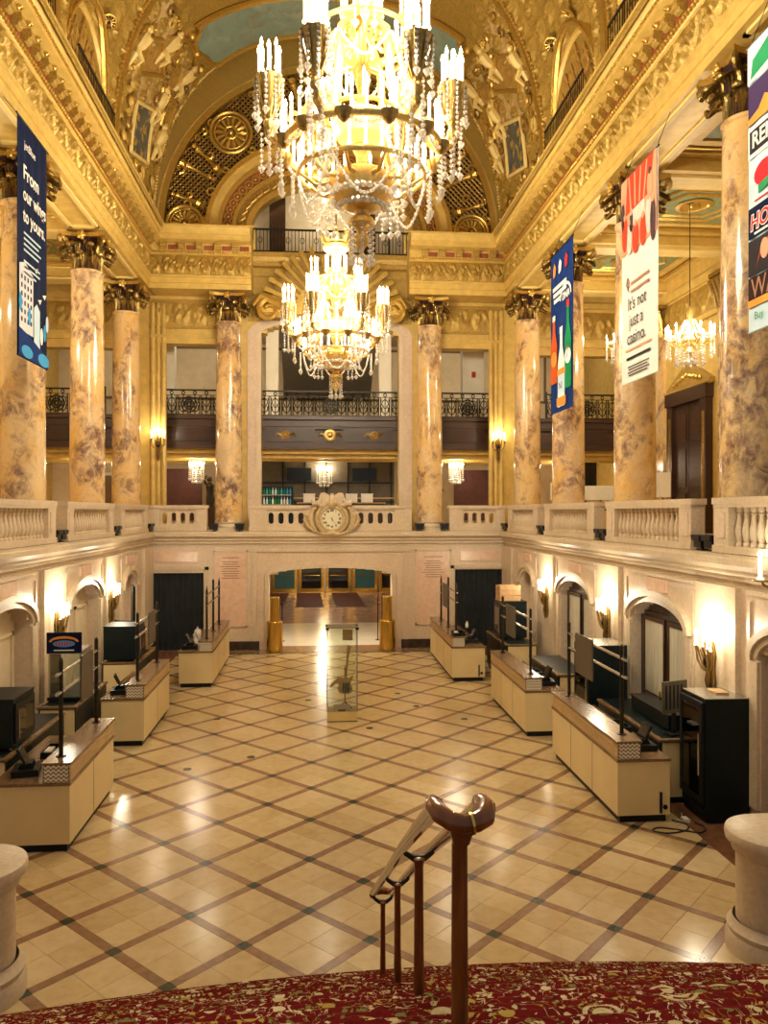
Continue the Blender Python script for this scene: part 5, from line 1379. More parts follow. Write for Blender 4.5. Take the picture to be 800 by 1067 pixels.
cs.append(bar_counter(-1, -3.30, 15.45, 2.6, 'middle cream bar counter on the left', .80))
cs.append(bar_counter(-1, -2.66, 20.5, 3.9, 'farthest cream bar counter on the left, by the black curtain', .85, board=False, curly=True, posts=(.4,.9)))
cs.append(bar_counter(1, 4.33, 11.03, 3.15, 'nearest cream bar counter on the right, in front of the black fridge', .78))
cs.append(bar_counter(1, 4.16, 15.43, 3.1, 'middle cream bar counter on the right', .78))
cs.append(bar_counter(1, 3.58, 20.62, 4.0, 'farthest cream bar counter on the right, by the black curtain', .88, curly=True, posts=(.5,.9)))
# power strips on the near ends of the right counters
for k, (c, dx) in enumerate(((cs[3],.64),(cs[4],.66),(cs[5],.72))):
    MB().box(dx-.015,dx+.015,-.03,-.002,.14,.44).build('power_strip', 'black_plastic', c)
    MB().lathe([(.035,0),(.035,.012),(0,.012)], 12, Matrix.Translation((dx+.07,0,.22)) @ RY).build('cable_port', 'black_plastic', c)
# things on the counters
def register(x, y, rz, lab, z=.925):
    t_ = thing('cash_register', lab, 'register', (x, y, z), rz, 'black registers on the bar counters')
    MB().box(-.17,.17,-.20,.20,0,.09).build('drawer', 'black_plastic', t_)
    m = MB(); m.prism([(-.10,.09),(.10,.09),(.08,.16),(-.06,.16)], -.10, .10, 'y'); m.build('stand', 'black_plastic', t_)
    m = MB(); m.box(-.15,.15,-.014,.014,0,.24); s_ = m.build('touch_screen', 'appliance_black', t_); s_.location = (0,.0,.15); s_.rotation_euler = (-.45,0,PI/2)
    MB().box(-.135,.135,-.018,-.014,.02,.22).build('display', 'screen', s_)
register(-3.95, 11.15, .2, 'black cash register on the nearest left counter'); register(-3.87, 15.95, .2, 'black cash register on the middle left counter')
register(-3.30, 21.0, 0, 'black cash register on the farthest left counter')
register(4.90, 11.55, PI, 'black cash register on the nearest right counter'); register(4.73, 16.0, PI, 'black cash register on the middle right counter'); register(4.23, 21.3, PI, 'black cash register on the farthest right counter')
def tray(x, y, z, rz, lab, mat='black_plastic'):
    t_ = thing('bar_caddy', lab, 'caddy', (x, y, z), rz, 'bar caddies on the counters')
    m = MB(); m.box(-.16,.16,-.24,.24,0,.012); m.box(-.16,-.148,-.24,.24,.012,.09); m.box(.148,.16,-.24,.24,.012,.09); m.box(-.148,.148,-.24,-.228,.012,.09); m.box(-.148,.148,.228,.24,.012,.09); m.build('tray', mat, t_)
    m = MB(); m.box(-.006,.006,-.228,.228,.012,.08); m.build('divider', mat, t_)
    m = MB(); m.box(-.12,-.03,-.2,.05,.012,.10); m.build('napkins', 'laminate_white', t_)
tray(-3.83, 12.0, .925, .05, 'black bar caddy with napkins on the nearest left counter'); tray(4.93, 12.6, .925, 0, 'black bar caddy with napkins on the nearest right counter'); tray(4.74, 17.0, .925, 0, 'black bar caddy with napkins on the middle right counter')
tray(3.80, 20.95, 1.19, 0, 'black bar caddy on top of the farthest right counter')
def bottle(x, y, z, lab, mat='crystal', h=.22, r=.045):
    t_ = thing('bottle', lab, 'bottle', (x, y, z), 0)
    MB().lathe([(0,0),(r,0),(r,h*.55),(r*.4,h*.75),(r*.35,h*.92)], 12).build('body', mat, t_, True); MB().lathe([(r*.42,h*.90),(r*.42,h),(0,h)], 10).build('cap', 'black_plastic', t_)
bottle(-3.72, 16.62, .925, 'clear pump bottle on the middle left counter', 'laminate_white')
bottle(-3.62, 11.6, .925, 'small pale bottle on the nearest left counter', 'laminate_white', .2)
bottle(4.30, 22.3, 1.19, 'small pale bottle on the farthest right counter', 'laminate_white', .2)
m = MB(); m.lathe([(.07,0),(.10,.05),(.12,.2),(.09,.26),(.13,.33),(.10,.38)], 12); b = thing('crumpled_bag', 'crumpled white plastic bag standing on the farthest left counter', 'bag', (-3.2, 21.6, .925))
G = []
for i in range(9):
    z = i/8*.42; row = []
    for j in range(17):
        a = j/16*2*PI; r = (.11+.03*math.sin(a*3+i)+.025*math.sin(a*5-i*1.7))*(1 if i < 6 else 1-(i-6)*.22); row.append((r*math.cos(a)*.8, r*math.sin(a), z))
    G.append(row)
MB().grid(G).build('bag', 'p_banner_white', b, True); m = MB(); m.tube([(0,-.05,.36),(0,-.06,.47),(0,.06,.47),(0,.05,.36)], .012, 5); m.build('handle', 'p_banner_white', b)

# back bars: dark sided with cream ends and a timber edged top
def back_bar(x0, x1, y0, y1, lab, s, h=.95, end='laminate'):
    t_ = thing('back_bar', lab, 'back bar', ((x0+x1)/2, y0, 0), 0, 'dark back bars against the side walls'); w = (x1-x0)/2; L = y1-y0
    MB().box(-w+.03,w-.03,.04,L-.04,0,.1).build('plinth', 'black_plastic', t_); MB().box(-w,w,.03,L,.1,h).build('body', 'appliance_black', t_)
    MB().box(-w+.04,w-.02,0,.03,.1,h-.02).build('end_panel', end, t_)
    MB().box(-w-.01,w+.01,-.01,L+.01,h,h+.03).build('top', 'appliance_black', t_)
    m = MB(); m.box(-w-.02,-w+.05,-.02,L+.02,h+.002,h+.04); m.box(w-.05,w+.02,-.02,L+.02,h+.002,h+.04); m.box(-w+.05,w-.05,-.02,.06,h+.002,h+.04); m.build('top_edge', 'counter_wood', t_)
    for k in range(max(1,int(L/.9))):
        a = .12+k*.9; xx = -s*(w+.006)
        MB().box(*sorted((xx, xx+s*.012)), a, min(a+.8, L-.08), .16, h-.08).build('door', 'black_plastic', t_)
    return t_
back_bar(5.28, 5.98, 11.72, 14.4, 'dark back bar behind the nearest right counter, next to the fridge', 1)
back_bar(5.20, 5.95, 16.6, 18.9, 'dark back bar behind the middle right counter', 1)
back_bar(4.95, 5.75, 20.2, 22.6, 'back bar with cream end behind the farthest right counter', 1, 1.0)
back_bar(-5.05, -4.40, 11.6, 14.2, 'dark timber edged back bar at the left edge', -1, .95)
back_bar(-4.95, -4.30, 14.5, 16.6, 'back bar with cream door under the illuminated snack sign', -1, .98)
back_bar(-4.85, -4.05, 18.3, 20.4, 'back bar with cream end behind the middle left counter', -1, 1.05)
# a black tray rack on the near right back bar and a screen seen from behind
t_ = thing('soda_dispenser', 'low black dispenser unit standing on the nearest right back bar', 'dispenser', (5.77, 12.2, .993))
MB().box(-.14,.14,0,1.5,0,.22).build('body', 'appliance_black', t_); MB().box(-.16,.16,-.02,1.52,.22,.245).build('lid', 'black_plastic', t_)
def monitor(x, y, z, rz, lab, w=.46, h=.36, ph=.34, mat='monitor_back'):
    t_ = thing('monitor', lab, 'monitor', (x, y, z), rz, 'screens on the bars')
    MB().box(-.12,.12,-.09,.09,0,.015).build('foot', 'black_plastic', t_); MB().box(-.03,.03,-.02,.02,.015,ph+.1).build('neck', 'black_plastic', t_)
    p = MB().box(-w/2,w/2,-.035,.0,ph,ph+h).build('back_shell', mat, t_); MB().box(-w/2+.015,w/2-.015,.0,.004,ph+.015,ph+h-.015).build('screen', 'screen', t_)
    for k in range(5): MB().box(-w/2+.05+k*(w-.1)/5,-w/2+.05+k*(w-.1)/5+.03,-.038,-.035,ph+.06,ph+h-.06).build('vent', 'black_plastic', p)
monitor(5.62, 12.0, .995, .35, 'square monitor seen from behind above the nearest right back bar', .5, .5, .34)
monitor(-4.6, 19.42, 1.095, -.5, 'black monitor on the back bar behind the middle left counter', .6, .5, .3, 'black_plastic')
# black glass-door fridges
def fridge(x, y, w, d, h, s, lab, shelves=True):
    t_ = thing('drinks_fridge', lab, 'fridge', (x, y, 0), 0, 'black drinks fridges')     # front faces -s*x
    MB().box(-w/2,w/2,0,d,.12,h).build('cabinet', 'appliance_black', t_)
    m = MB(); m.box(-w/2+.02,w/2-.02,.02,d-.02,.02,.12); m.build('base_grille', 'black_plastic', t_)
    for a in (-w/2+.06, w/2-.06):
        for b in (.06, d-.06): MB().lathe([(.03,0),(.03,.02),(0,.02)], 8, T(a,b,0)).build('foot', 'steel', t_)
    MB().box(-w/2,w/2,0,d,h,h+.012).build('top_panel', 'steel', t_)
    fx = -s*(w/2)
    dr = MB()
    for (a,b,z0,z1) in ((.02,.09,.3,h-.05),(d-.09,d-.02,.3,h-.05),(.09,d-.09,.3,.38),(.09,d-.09,h-.14,h-.05)): dr.box(*sorted((fx, fx-s*.05)), a, b, z0, z1)
    dr = dr.build('door', 'black_plastic', t_)
    MB().box(*sorted((fx-s*.035, fx-s*.042)), .09, d-.09, .38, h-.14).build('pane', 'clear_glass', dr)
    MB().tube([(fx-s*.08,.05,.7),(fx-s*.08,.05,1.3)], .014, 6).build('handle', 'steel', dr)
    if shelves:
        rnd = random.Random(5); bmats = ['p_bottle_green','p_soda_red','p_pale_blue','p_soda_orange','p_sky_blue']
        for k in range(4):
            z = .46+k*(h-.7)/4; MB().box(*sorted((fx-s*.018, fx-s*.001)), .09, d-.09, z, z+.012).build('shelf', 'steel', t_)
            for q in range(6):
                yy = .14+q*(d-.28)/5; MB().lathe([(.026,z+.012),(.026,z+.14),(.010,z+.19),(.010,z+.22),(0,z+.22)], 8, T(fx-s*.011,yy,0), .35, 1).build('bottle', bmats[k % 5] if rnd.random() < .7 else 'p_cup_white', t_, True)
    for k in range(2): MB().box(*sorted((fx, fx-s*.012)), .05, d-.05, .14+k*.06, .17+k*.06).build('vent_slat', 'black_metal', t_)
fridge(5.90, 10.88, .66, .72, 1.80, 1, 'tall black fridge with glass door at the right wall')
fridge(5.62, 14.75, .72, .85, 1.92, 1, 'tall black fridge between the near and middle right bars', False)
m = thing('snack_carton', 'flat carton lying on top of the near black fridge', 'carton', (5.95, 11.25, 1.812)); MB().box(-.10,.10,-.14,.14,0,.03).build('carton', 'crate_wood', m); MB().box(-.10,.10,-.02,.02,.03,.032).build('tape', 'riser_wood', m)
# black warmers on the left back bars
def warmer(x, y, z, w, d, h, s, lab):
    t_ = thing('food_warmer', lab, 'oven', (x, y, z), 0, 'black warming cabinets on the left back bars'); fx = -s*w/2
    MB().box(-w/2,w/2,0,d,.04,h).build('cabinet', 'appliance_black', t_); MB().box(-w/2-.01,w/2+.01,-.01,d+.01,h,h+.02).build('top_panel', 'black_plastic', t_)
    for a in (-w/2+.05,w/2-.05):
        for b in (.05,d-.05): MB().lathe([(.025,0),(.025,.04)], 8, T(a,b,0)).build('foot', 'steel', t_)
    dr = MB().box(*sorted((fx, fx-s*.03)), .04, d-.04, .1, h-.06).build('door', 'black_plastic', t_); MB().box(*sorted((fx-s*.03, fx-s*.035)), .12, d-.12, .2, h-.16).build('pane', 'dark_glass', dr)
    MB().tube([(fx-s*.06,.08,.16),(fx-s*.06,.08,h-.14)], .012, 6).build('handle', 'steel', dr)
warmer(-4.74, 11.95, .995, .62, .85, .74, -1, 'black warming cabinet on the back bar at the left edge')
warmer(-4.45, 18.35, 1.095, .74, .8, .78, -1, 'black warming cabinet behind the middle left counter')
warmer(5.35, 21.0, 1.045, .7, .8, 1.0, 1, 'black warming cabinet behind the farthest right counter')
# lit snack sign on a glass cabinet
t_ = thing('snack_cabinet', 'glass snack cabinet carrying a dark sign with a colourful round logo', 'cabinet', (-4.62, 14.95, 1.025))
m = MB()
for a in (-.28,.28):
    for b in (.02,.62): m.box(a-.015,a+.015,b-.015,b+.015,.06,.86)
m.build('corner_posts', 'steel', t_)['kind'] = 'stuff'
MB().box(-.31,.31,-.01,.65,0,.06).build('base', 'appliance_black', t_)
for a, b, c_, d_ in ((-.28,.28,.015,.02),(-.28,.28,.62,.625),(.278,.283,.03,.61),(-.283,-.278,.03,.61)): MB().box(a,b,c_,d_,.06,.86).build('pane', 'clear_glass', t_)
MB().box(-.31,.31,-.01,.65,.86,.92).build('lid', 'steel', t_)
sg = MB().box(-.31,.31,-.05,-.012,.88,1.26).build('sign_board', 'p_navy', t_)
m = MB(); arch_band(m, -.22, .22, 1.09, .06, .045, -.056, -.05); m.build('logo_arch', 'p_soda_orange', sg)
m = MB(); m.prism([(.20*math.cos(a), 1.055+.062*math.sin(a)) for a in np.linspace(0, 2*PI, 24)[:-1]], -.055, -.05, 'y'); m.build('logo_oval', 'p_sky_blue', sg)
for k in range(6):
    m = MB(); m.prism([(-.15+k*.05,1.02),(-.125+k*.05,1.02),(-.12+k*.05,1.09),(-.145+k*.05,1.09)], -.060, -.055, 'y'); m.build('logo_letter', 'p_logo_red', sg)
MB().box(-.18,.18,-.055,-.05,.925,.945).build('sign_line', 'p_banner_white', sg)
# timber crates on the far back bars
def crate(x, y, z, lab, w=.5, h=.36):
    t_ = thing('wooden_crate', lab, 'crate', (x, y, z), .1, 'pale wooden crates on the far bars')
    for k in range(3):
        MB().box(-w/2,w/2,-.18,-.165,k*h/3+.005,(k+1)*h/3-.005).build('slat', 'crate_wood', t_); MB().box(-w/2,w/2,.165,.18,k*h/3+.005,(k+1)*h/3-.005).build('slat', 'crate_wood', t_)
        MB().box(-w/2,-w/2+.015,-.165,.165,k*h/3+.005,(k+1)*h/3-.005).build('slat', 'crate_wood', t_); MB().box(w/2-.015,w/2,-.165,.165,k*h/3+.005,(k+1)*h/3-.005).build('slat', 'crate_wood', t_)
    MB().box(-w/2,w/2,-.18,.18,0,.005).build('bottom', 'crate_wood', t_)
crate(5.28, 21.4, 2.066, 'pale wooden crate on top of the warmer behind the farthest right counter', .6, .42); crate(-4.45, 20.05, 1.095, 'pale wooden crate on the back bar behind the middle left counter', .6, .5)
t_ = thing('leaning_panel', 'tall narrow black panel leaning by the far left sconce', 'panel', (-4.72, 20.8, 0), 0)
pm = MB(); pm.box(-.03,.03,-.35,.35,0,2.6); o = pm.build('board', 'black_plastic', t_); o.rotation_euler = (0,0,.3); o2 = MB().box(.03,.036,-.31,.31,.5,2.5).build('screen_face', 'screen', o)

# ------------------------------------------------------------------ glass case with the guitar
t_ = thing('display_case', 'tall glass display case standing alone on the lobby floor', 'display case', (.55, 17.12, 0))
hw, dp, hh = .32, .24, 2.02
MB().box(-hw,hw,-dp,dp,0,.22).build('base', 'cream_paint', t_); MB().box(-hw-.005,hw+.005,-dp-.005,dp+.005,0,.02).build('base_edge', 'dark_wood', t_)
for (a,b,c_,d_) in ((-hw,hw,-dp,-dp+.008),(-hw,hw,dp-.008,dp),(-hw,-hw+.008,-dp+.008,dp-.008),(hw-.008,hw,-dp+.008,dp-.008)): MB().box(a,b,c_,d_,.22,hh-.01).build('pane', 'clear_glass', t_)
MB().box(-hw,hw,-dp,dp,hh-.01,hh).build('top_pane', 'clear_glass', t_)
for a in (-hw, hw):
    for b in (-dp, dp):
        MB().box(a-.008,a+.008,b-.008,b+.008,.22,hh).build('edge_strip', 'monitor_back', t_); MB().box(a-.035,a+.035,b-.02,b+.02,hh-.05,hh+.004).build('corner_clip', 'black_metal', t_)
for b in (-dp, dp): MB().box(-hw,hw,b-.006,b+.006,hh-.012,hh+.002).build('edge_strip', 'monitor_back', t_)
MB().box(.02,.24,dp-.06,dp-.03,hh-.34,hh-.10).build('caption_card', 'riser_wood', t_)
gt = thing('guitar', 'electric guitar with pale wood body on a stand inside the glass case', 'guitar', (.60, 17.12, .225), 0)
out = [(0,.0),(.10,.01),(.165,.06),(.17,.14),(.12,.21),(.115,.27),(.15,.33),(.17,.42),(.12,.40),(.07,.34),(.05,.36),(-.02,.37),(-.06,.33),(-.14,.36),(-.30,.20),(-.33,.12),(-.30,.11),(-.20,.21),(-.14,.20),(-.15,.10),(-.11,.02)]
tilt = Matrix.Translation((0,0,.32)) @ Matrix.Rotation(.10,4,'Y') @ Matrix.Rotation(-.12,4,'X')
MB().prism(out, -.022, .022, 'y', tilt).build('body', 'guitar_wood', gt); MB().prism([(x*.55+.02, z*.6+.03) for x, z in out if x > -.2], -.028, -.022, 'y', tilt).build('pickguard', 'green_felt', gt)
MB().box(-.024,.024,-.04,-.015,.30,.86, tilt).build('neck', 'guitar_wood', gt); MB().prism([(-.03,.86),(.03,.86),(.05,.98),(.01,1.06),(-.035,1.0)], -.035, -.012, 'y', tilt).build('headstock', 'guitar_wood', gt)
m = MB()
for k in range(4): m.tube([tilt @ Vector((-.015+.01*k,-.042,.1)), tilt @ Vector((-.015+.01*k,-.042,.98))], .0015, 4)
m.build('strings', 'steel', gt)
gs = thing('guitar_stand', 'black tripod stand holding the guitar in the glass case', 'stand', (.62, 17.16, .221))
for a in (-2.6, -.4, 1.2): MB().tube([(0,0,.14),(.26*math.cos(a) if abs(a) > 2 else .16*math.cos(a), .16*math.sin(a), .012)], .012, 6).build('leg', 'black_metal', gs)
MB().tube([(0,0,.12),(0,.045,.55),(.0,.05,.9)], .012, 6).build('pole', 'black_metal', gs)
t_ = thing('caption_wedge', 'small pale caption block with dark label at the foot of the glass case', 'caption', (.55, 16.98, .2205)); MB().prism([(-.05,0),(.05,0),(.05,.12)], -.18, .18, 'x', T(0,0,0)).build('block', 'pale_stone', t_); MB().box(-.09,.07,-.056,-.05,.0,.035).build('label_plate', 'bordeaux', t_)

# ------------------------------------------------------------------ brass bollards and mats at the foyer arch
for x, w in ((-1.34,'left'),(2.30,'right')):
    t_ = thing('brass_bollard', 'polished brass drum bollard on the %s of the foyer arch' % w, 'bollard', (x, 25.58, 0), 0, 'brass bollards at the foyer arch')
    MB().lathe([(.25,0),(.26,.02),(.26,.03),(.26,.5),(.26,.95),(.26,.96),(.25,.98),(.245,.982),(.17,.985)], 28).build('drum', 'brass', t_, True); MB().lathe([(.155,.98),(.16,1.0),(.16,1.01),(.16,1.4),(.16,1.73),(.16,1.74),(.15,1.76),(.145,1.762),(0,1.762)], 24).build('upper_drum', 'brass', t_, True)
    t2 = thing('rope_stand', 'black rope stand frame behind the %s brass bollard' % w, 'stand', (x, 27.6, 0), 0, 'black rope stands in the foyer')
    for k in range(3):
        p = MB().tube([(-.15+.15*k,0,.02),(-.15+.15*k,0,1.55+.1*(k == 1))], .02, 6).build('post', 'black_metal', t2); MB().lathe([(.09,0),(.09,.02),(0,.03)], 10, T(-.15+.15*k,0,0)).build('foot', 'black_metal', t2)
    MB().tube([(-.15,0,1.3),(.15,0,1.35)], .016, 5).build('bar', 'black_metal', t2)
for x0, x1, sk_, w in ((-.98,.33,.55,'left'),(.93,2.35,1.1,'right')):
    t_ = thing('floor_mat', 'dark red floor mat on the %s in the foyer' % w, 'mat', (0,0,0), 0, 'dark red mats in the foyer')
    MB().prism([(x0,37.4),(x1,37.4),(x1-.1,43.9),(x0-.1+.0,43.9)], -.003, .008).build('pile', 'mat_red', t_); MB().prism([(x0-.05,37.33),(x1+.05,37.33),(x1+.05,37.4),(x0-.05,37.4)], -.003, .006).build('edge', 'black_plastic', t_)
t_ = thing('floor_mat', 'dark red floor mat at the far left of the foyer', 'mat', (0,0,0), 0, 'dark red mats in the foyer'); MB().prism([(-3.2,38.2),(-1.6,38.2),(-1.5,43.9),(-3.0,43.9)], -.003, .008).build('pile', 'mat_red', t_); MB().box(-3.25,-1.55,38.13,38.2,-.003,.006).build('edge', 'black_plastic', t_)
# cable on the floor by the near right counter
m = MB(); pts = [(5.15,11.05,.02),(5.3,10.9,.012),(5.2,10.7,.012),(4.9,10.62,.012),(4.72,10.72,.012),(4.85,10.82,.012),(5.1,10.72,.012),(5.35,10.6,.012),(5.5,10.75,.012),(5.45,11.0,.012)]
fine = []
for k in range(len(pts)-1):
    p0, p1, p2, p3 = (Vector(pts[max(k-1,0)]), Vector(pts[k]), Vector(pts[k+1]), Vector(pts[min(k+2,len(pts)-1)]))
    for q in range(6):
        f = q/6; fine.append(.5*((2*p1)+(p2-p0)*f+(2*p0-5*p1+4*p2-p3)*f*f+(3*p1-p0-3*p2+p3)*f**3))
tag(m.tube(fine, .011, 6).build('power_cable', 'cable_black', None, True), 'black power cable coiled on the floor by the nearest right counter', 'cable')
t_ = thing('power_adapter', 'pale plug adapter lying on the floor beside the black fridge', 'plug', (5.36, 11.06, .0)); MB().box(-.04,.04,-.07,.07,0,.04).build('body', 'laminate_white', t_); MB().tube([(0,.07,.02),(.02,.16,.02),(.06,.25,.012)], .008, 5).build('lead', 'laminate_white', t_)
# ================================================================== banners
def banner(s, y0, y1, z0, z1, lab, bg):
    """hangs parallel to the side wall; local u runs from the reader's left to right, v upward, n towards the hall"""
    w = y1-y0; h = z1-z0
    x = side(s, 5.66)
    t_ = thing('banner', lab, 'banner', (x, (y0+y1)/2, z0), PI/2 if s < 0 else -PI/2, 'long banners hung before the columns')
    # local frame: u = +x local, front faces -y local
    G = []
    for i in range(25):
        u = -w/2+w*i/24; G.append([(u, .012*math.sin(i*1.1)*(.4+.6*j/12)*(1 if s else 1), h*j/12) for j in range(13)])
    m = MB(); m.grid(G); m.grid([[(p[0], p[1]+.006, p[2]) for p in r] for r in G]); cl = m.build('cloth', bg, t_, True)
    MB().tube([(-w/2-.05,.0,h+.0),(w/2+.05,.0,h+.0)], .02, 6).build('top_rod', 'black_metal', t_); MB().tube([(-w/2,0,0),(w/2,0,0)], .015, 6).build('bottom_rod', bg, t_)
    for a in (-w/2+.05, w/2-.05): MB().tube([(a,0,h),(a,.26,EN0+.01-z0)], .006, 4).build('cord', 'black_metal', t_)
    return t_, cl, w, h
def P2(cl, poly, mat, nm, d=.022): 
    return MB().prism(poly, -d, -d+.004, 'y').build(nm, mat, cl)
def R2(cl, x0, x1, z0, z1, mat, nm, d=.022): return P2(cl, [(x0,z0),(x1,z0),(x1,z1),(x0,z1)], mat, nm, d)
def TX(cl, txt, size, mat, x, z, d=.024, align='LEFT', sx=1, shear=0, bold=0):
    return put(text_mesh(txt, size, mat, .001, align, shear, bold), 'lettering', cl, (x, -d, z), rot=(PI/2,0,0), scale=(sx,1,1))
def ell(cx, cz, rx, rz, n=18): return [(cx+rx*math.cos(k*2*PI/n), cz+rz*math.sin(k*2*PI/n)) for k in range(n)]
# navy airline banner on the left
t_, cl, w, h = banner(-1, 14.2, 15.72, 7.25, 11.45, 'navy banner reading From our wings to yours, hung on the left', 'p_navy')
TX(cl, 'jetBlue', .20, 'p_banner_white', -.5, h-.42)
TX(cl, 'From', .36, 'p_banner_white', -.55, h-.92, bold=.006); TX(cl, 'our wings', .34, 'p_banner_white', -.55, h-1.30, sx=.86, bold=.006); TX(cl, 'to yours.', .34, 'p_banner_white', -.55, h-1.68, sx=.9, bold=.006)
for k in range(4): R2(cl, -.5, .35-.12*(k % 2), h-2.0-.1*k, h-1.965-.1*k, 'p_pale_blue', 'text_line')
for k in range(3): R2(cl, -.5, .30-.2*(k == 2), h-2.5-.1*k, h-2.465-.1*k, 'p_pale_blue', 'text_line')
P2(cl, [(-.72,.45),(-.05,.45),(-.05,1.55),(-.45,1.7),(-.72,1.62)], 'p_building_white', 'printed_building'); P2(cl, [(0,.3),(.3,.3),(.3,1.0),(.14,1.1),(0,1.0)], 'p_pale_blue', 'printed_building')
for i in range(4):
    for k in range(6): R2(cl, -.64+i*.15, -.58+i*.15, .62+k*.15, .70+k*.15, 'p_navy', 'printed_window', .025)
P2(cl, [(-.76,.0),(.76,.0),(.76,.22),(.3,.30),(-.2,.42),(-.76,.5)], 'p_banner_blue', 'printed_ground', .024)
P2(cl, ell(-.35,.12,.28,.11), 'p_sky_blue', 'printed_shrub', .026); P2(cl, ell(.5,.12,.3,.12), 'p_sky_blue', 'printed_shrub', .026)
for cx, cz, c in ((-.68,.95,'p_sky_blue'),(-.25,.78,'p_sky_blue'),(.38,.55,'p_banner_white'),(.55,.65,'p_sky_blue'),(.68,.85,'p_pale_blue')): P2(cl, ell(cx,cz,.07,.16), c, 'printed_tree', .028)
for cx, cz in ((.1,1.72),(.3,1.2),(.55,1.35)): P2(cl, [(cx-.1,cz),(cx+.1,cz+.05),(cx+.02,cz-.06)], 'p_banner_white', 'printed_bird')
# blue drinks banner
t_, cl, w, h = banner(1, 18.45, 20.2, 7.05, 11.15, 'blue banner with soda bottles, hung on the right far side', 'p_banner_blue')
for x, c in ((-.5,'p_soda_orange'),(-.05,'p_banner_white'),(.45,'p_soda_red')): P2(cl, [(x-.1,h-.62),(x+.06,h-.58),(x+.12,h-.38),(x-.02,h-.26),(x-.12,h-.42)], c, 'printed_bubble')
for k in range(3): R2(cl, -.65+.05*k, .45-.5*(k > 1), h-.98-.16*k, h-.88-.16*k, 'p_banner_white', 'text_line')
m = MB(); arch_band(m, .02, .78, h-1.35, .30, .07, -.026, -.022); m.build('printed_arc', 'p_banner_white', cl); TX(cl, 'DNA', .26, 'p_banner_white', .14, h-1.3, bold=.006)
def pbottle(x, z, hh, r, mat, cap, lab2=None):
    P2(cl, [(x-r,z),(x+r,z),(x+r,z+hh*.55),(x+r*.4,z+hh*.74),(x+r*.34,z+hh*.93),(x-r*.34,z+hh*.93),(x-r*.4,z+hh*.74),(x-r,z+hh*.55)], mat, 'printed_bottle', .024); R2(cl, x-r*.42, x+r*.42, z+hh*.92, z+hh, cap, 'printed_cap', .026)
    if lab2: P2(cl, ell(x, z+hh*.36, r*.9, r*.75), lab2, 'printed_label', .027)
pbottle(-.55, .75, 1.75, .26, 'p_bottle_amber', 'p_banner_white', 'p_soda_orange'); pbottle(.05, .1, 2.0, .27, 'p_cup_white', 'p_cup_white', 'p_pale_blue'); pbottle(.58, .5, 2.15, .25, 'p_bottle_green', 'p_soda_red', 'p_cup_white')
R2(cl, -.3, .42, .12, .34, 'p_soda_orange', 'printed_band', .029); R2(cl, -.26, .38, .9, 1.05, 'p_soda_orange', 'printed_band', .029); R2(cl, -.2, .3, .42, .85, 'p_pale_blue', 'printed_label', .029); TX(cl, 'NI', .26, 'p_banner_blue', -.12, .62, .031); TX(cl, '7', .4, 'p_soda_red', .45, 1.35, .031)
# white casino banner
t_, cl, w, h = banner(1, 13.72, 15.38, 7.05, 11.1, 'white banner reading It\'s not just a casino, hung on the right', 'p_banner_white')
R2(cl, -.82, .82, 2.55, h-.02, 'p_casino_peach', 'printed_photo', .020)
P2(cl, [(-.5,h-.02),(.7,h-.02),(.55,h-.7),(-.6,h-.75)], 'p_casino_red', 'printed_ceiling', .024)
for k in range(4): P2(cl, [(-.45+.28*k,h-.05),(-.40+.28*k,h-.05),(-.30+.2*k,h-.7),(-.36+.2*k,h-.7)], 'p_casino_peach', 'printed_ray', .026)
P2(cl, [(-.3,3.0),(.35,3.05),(.3,h-.72),(-.38,h-.75)], 'p_casino_pink', 'printed_screen', .028)
for cx, cz, rx, rz, c in ((-.62,2.95,.14,.35,'p_casino_red'),(-.4,2.8,.13,.32,'p_casino_pink'),(-.1,2.72,.15,.3,'p_casino_red'),(.25,2.75,.14,.3,'p_casino_red'),(.5,2.95,.13,.35,'p_casino_pink'),(.68,2.8,.11,.4,'p_casino_dark'),(-.3,3.1,.09,.2,'p_casino_dark'),(.55,3.5,.12,.25,'p_casino_peach'),(-.72,3.35,.08,.3,'p_casino_dark')):
    P2(cl, ell(cx,cz,rx,rz), c, 'printed_figure', .030); P2(cl, ell(cx,cz+rz*.95,.055,.07,10), 'p_casino_peach' if c != 'p_casino_peach' else 'p_casino_dark', 'printed_head', .032)
for k in range(2): R2(cl, -.35, .5, 1.88-.16*k, 1.93-.16*k, 'p_ink_brown', 'text_line')
m = MB(); m.tube([(-.48,-.024,1.8),(-.42,-.024,1.95),(-.48,-.024,2.05),(-.54,-.024,1.92),(-.44,-.024,1.78)], .014, 4); m.build('printed_emblem', 'p_ink_brown', cl)
TX(cl, "It's not", .36, 'p_ink', -.48, 1.50, sx=.85); TX(cl, 'just a', .36, 'p_ink', -.42, 1.17, sx=.85); TX(cl, 'casino.', .36, 'p_ink', -.52, .84, sx=.9)
R2(cl, -.6, .6, .60, .64, 'p_casino_peach', 'text_line'); R2(cl, -.55, .55, .43, .48, 'p_ink', 'text_line')
for k in range(4): R2(cl, -.5+.05*(k % 2), .5-.08*(k % 2), .28-.055*k, .30-.055*k, 'p_ink', 'text_line')
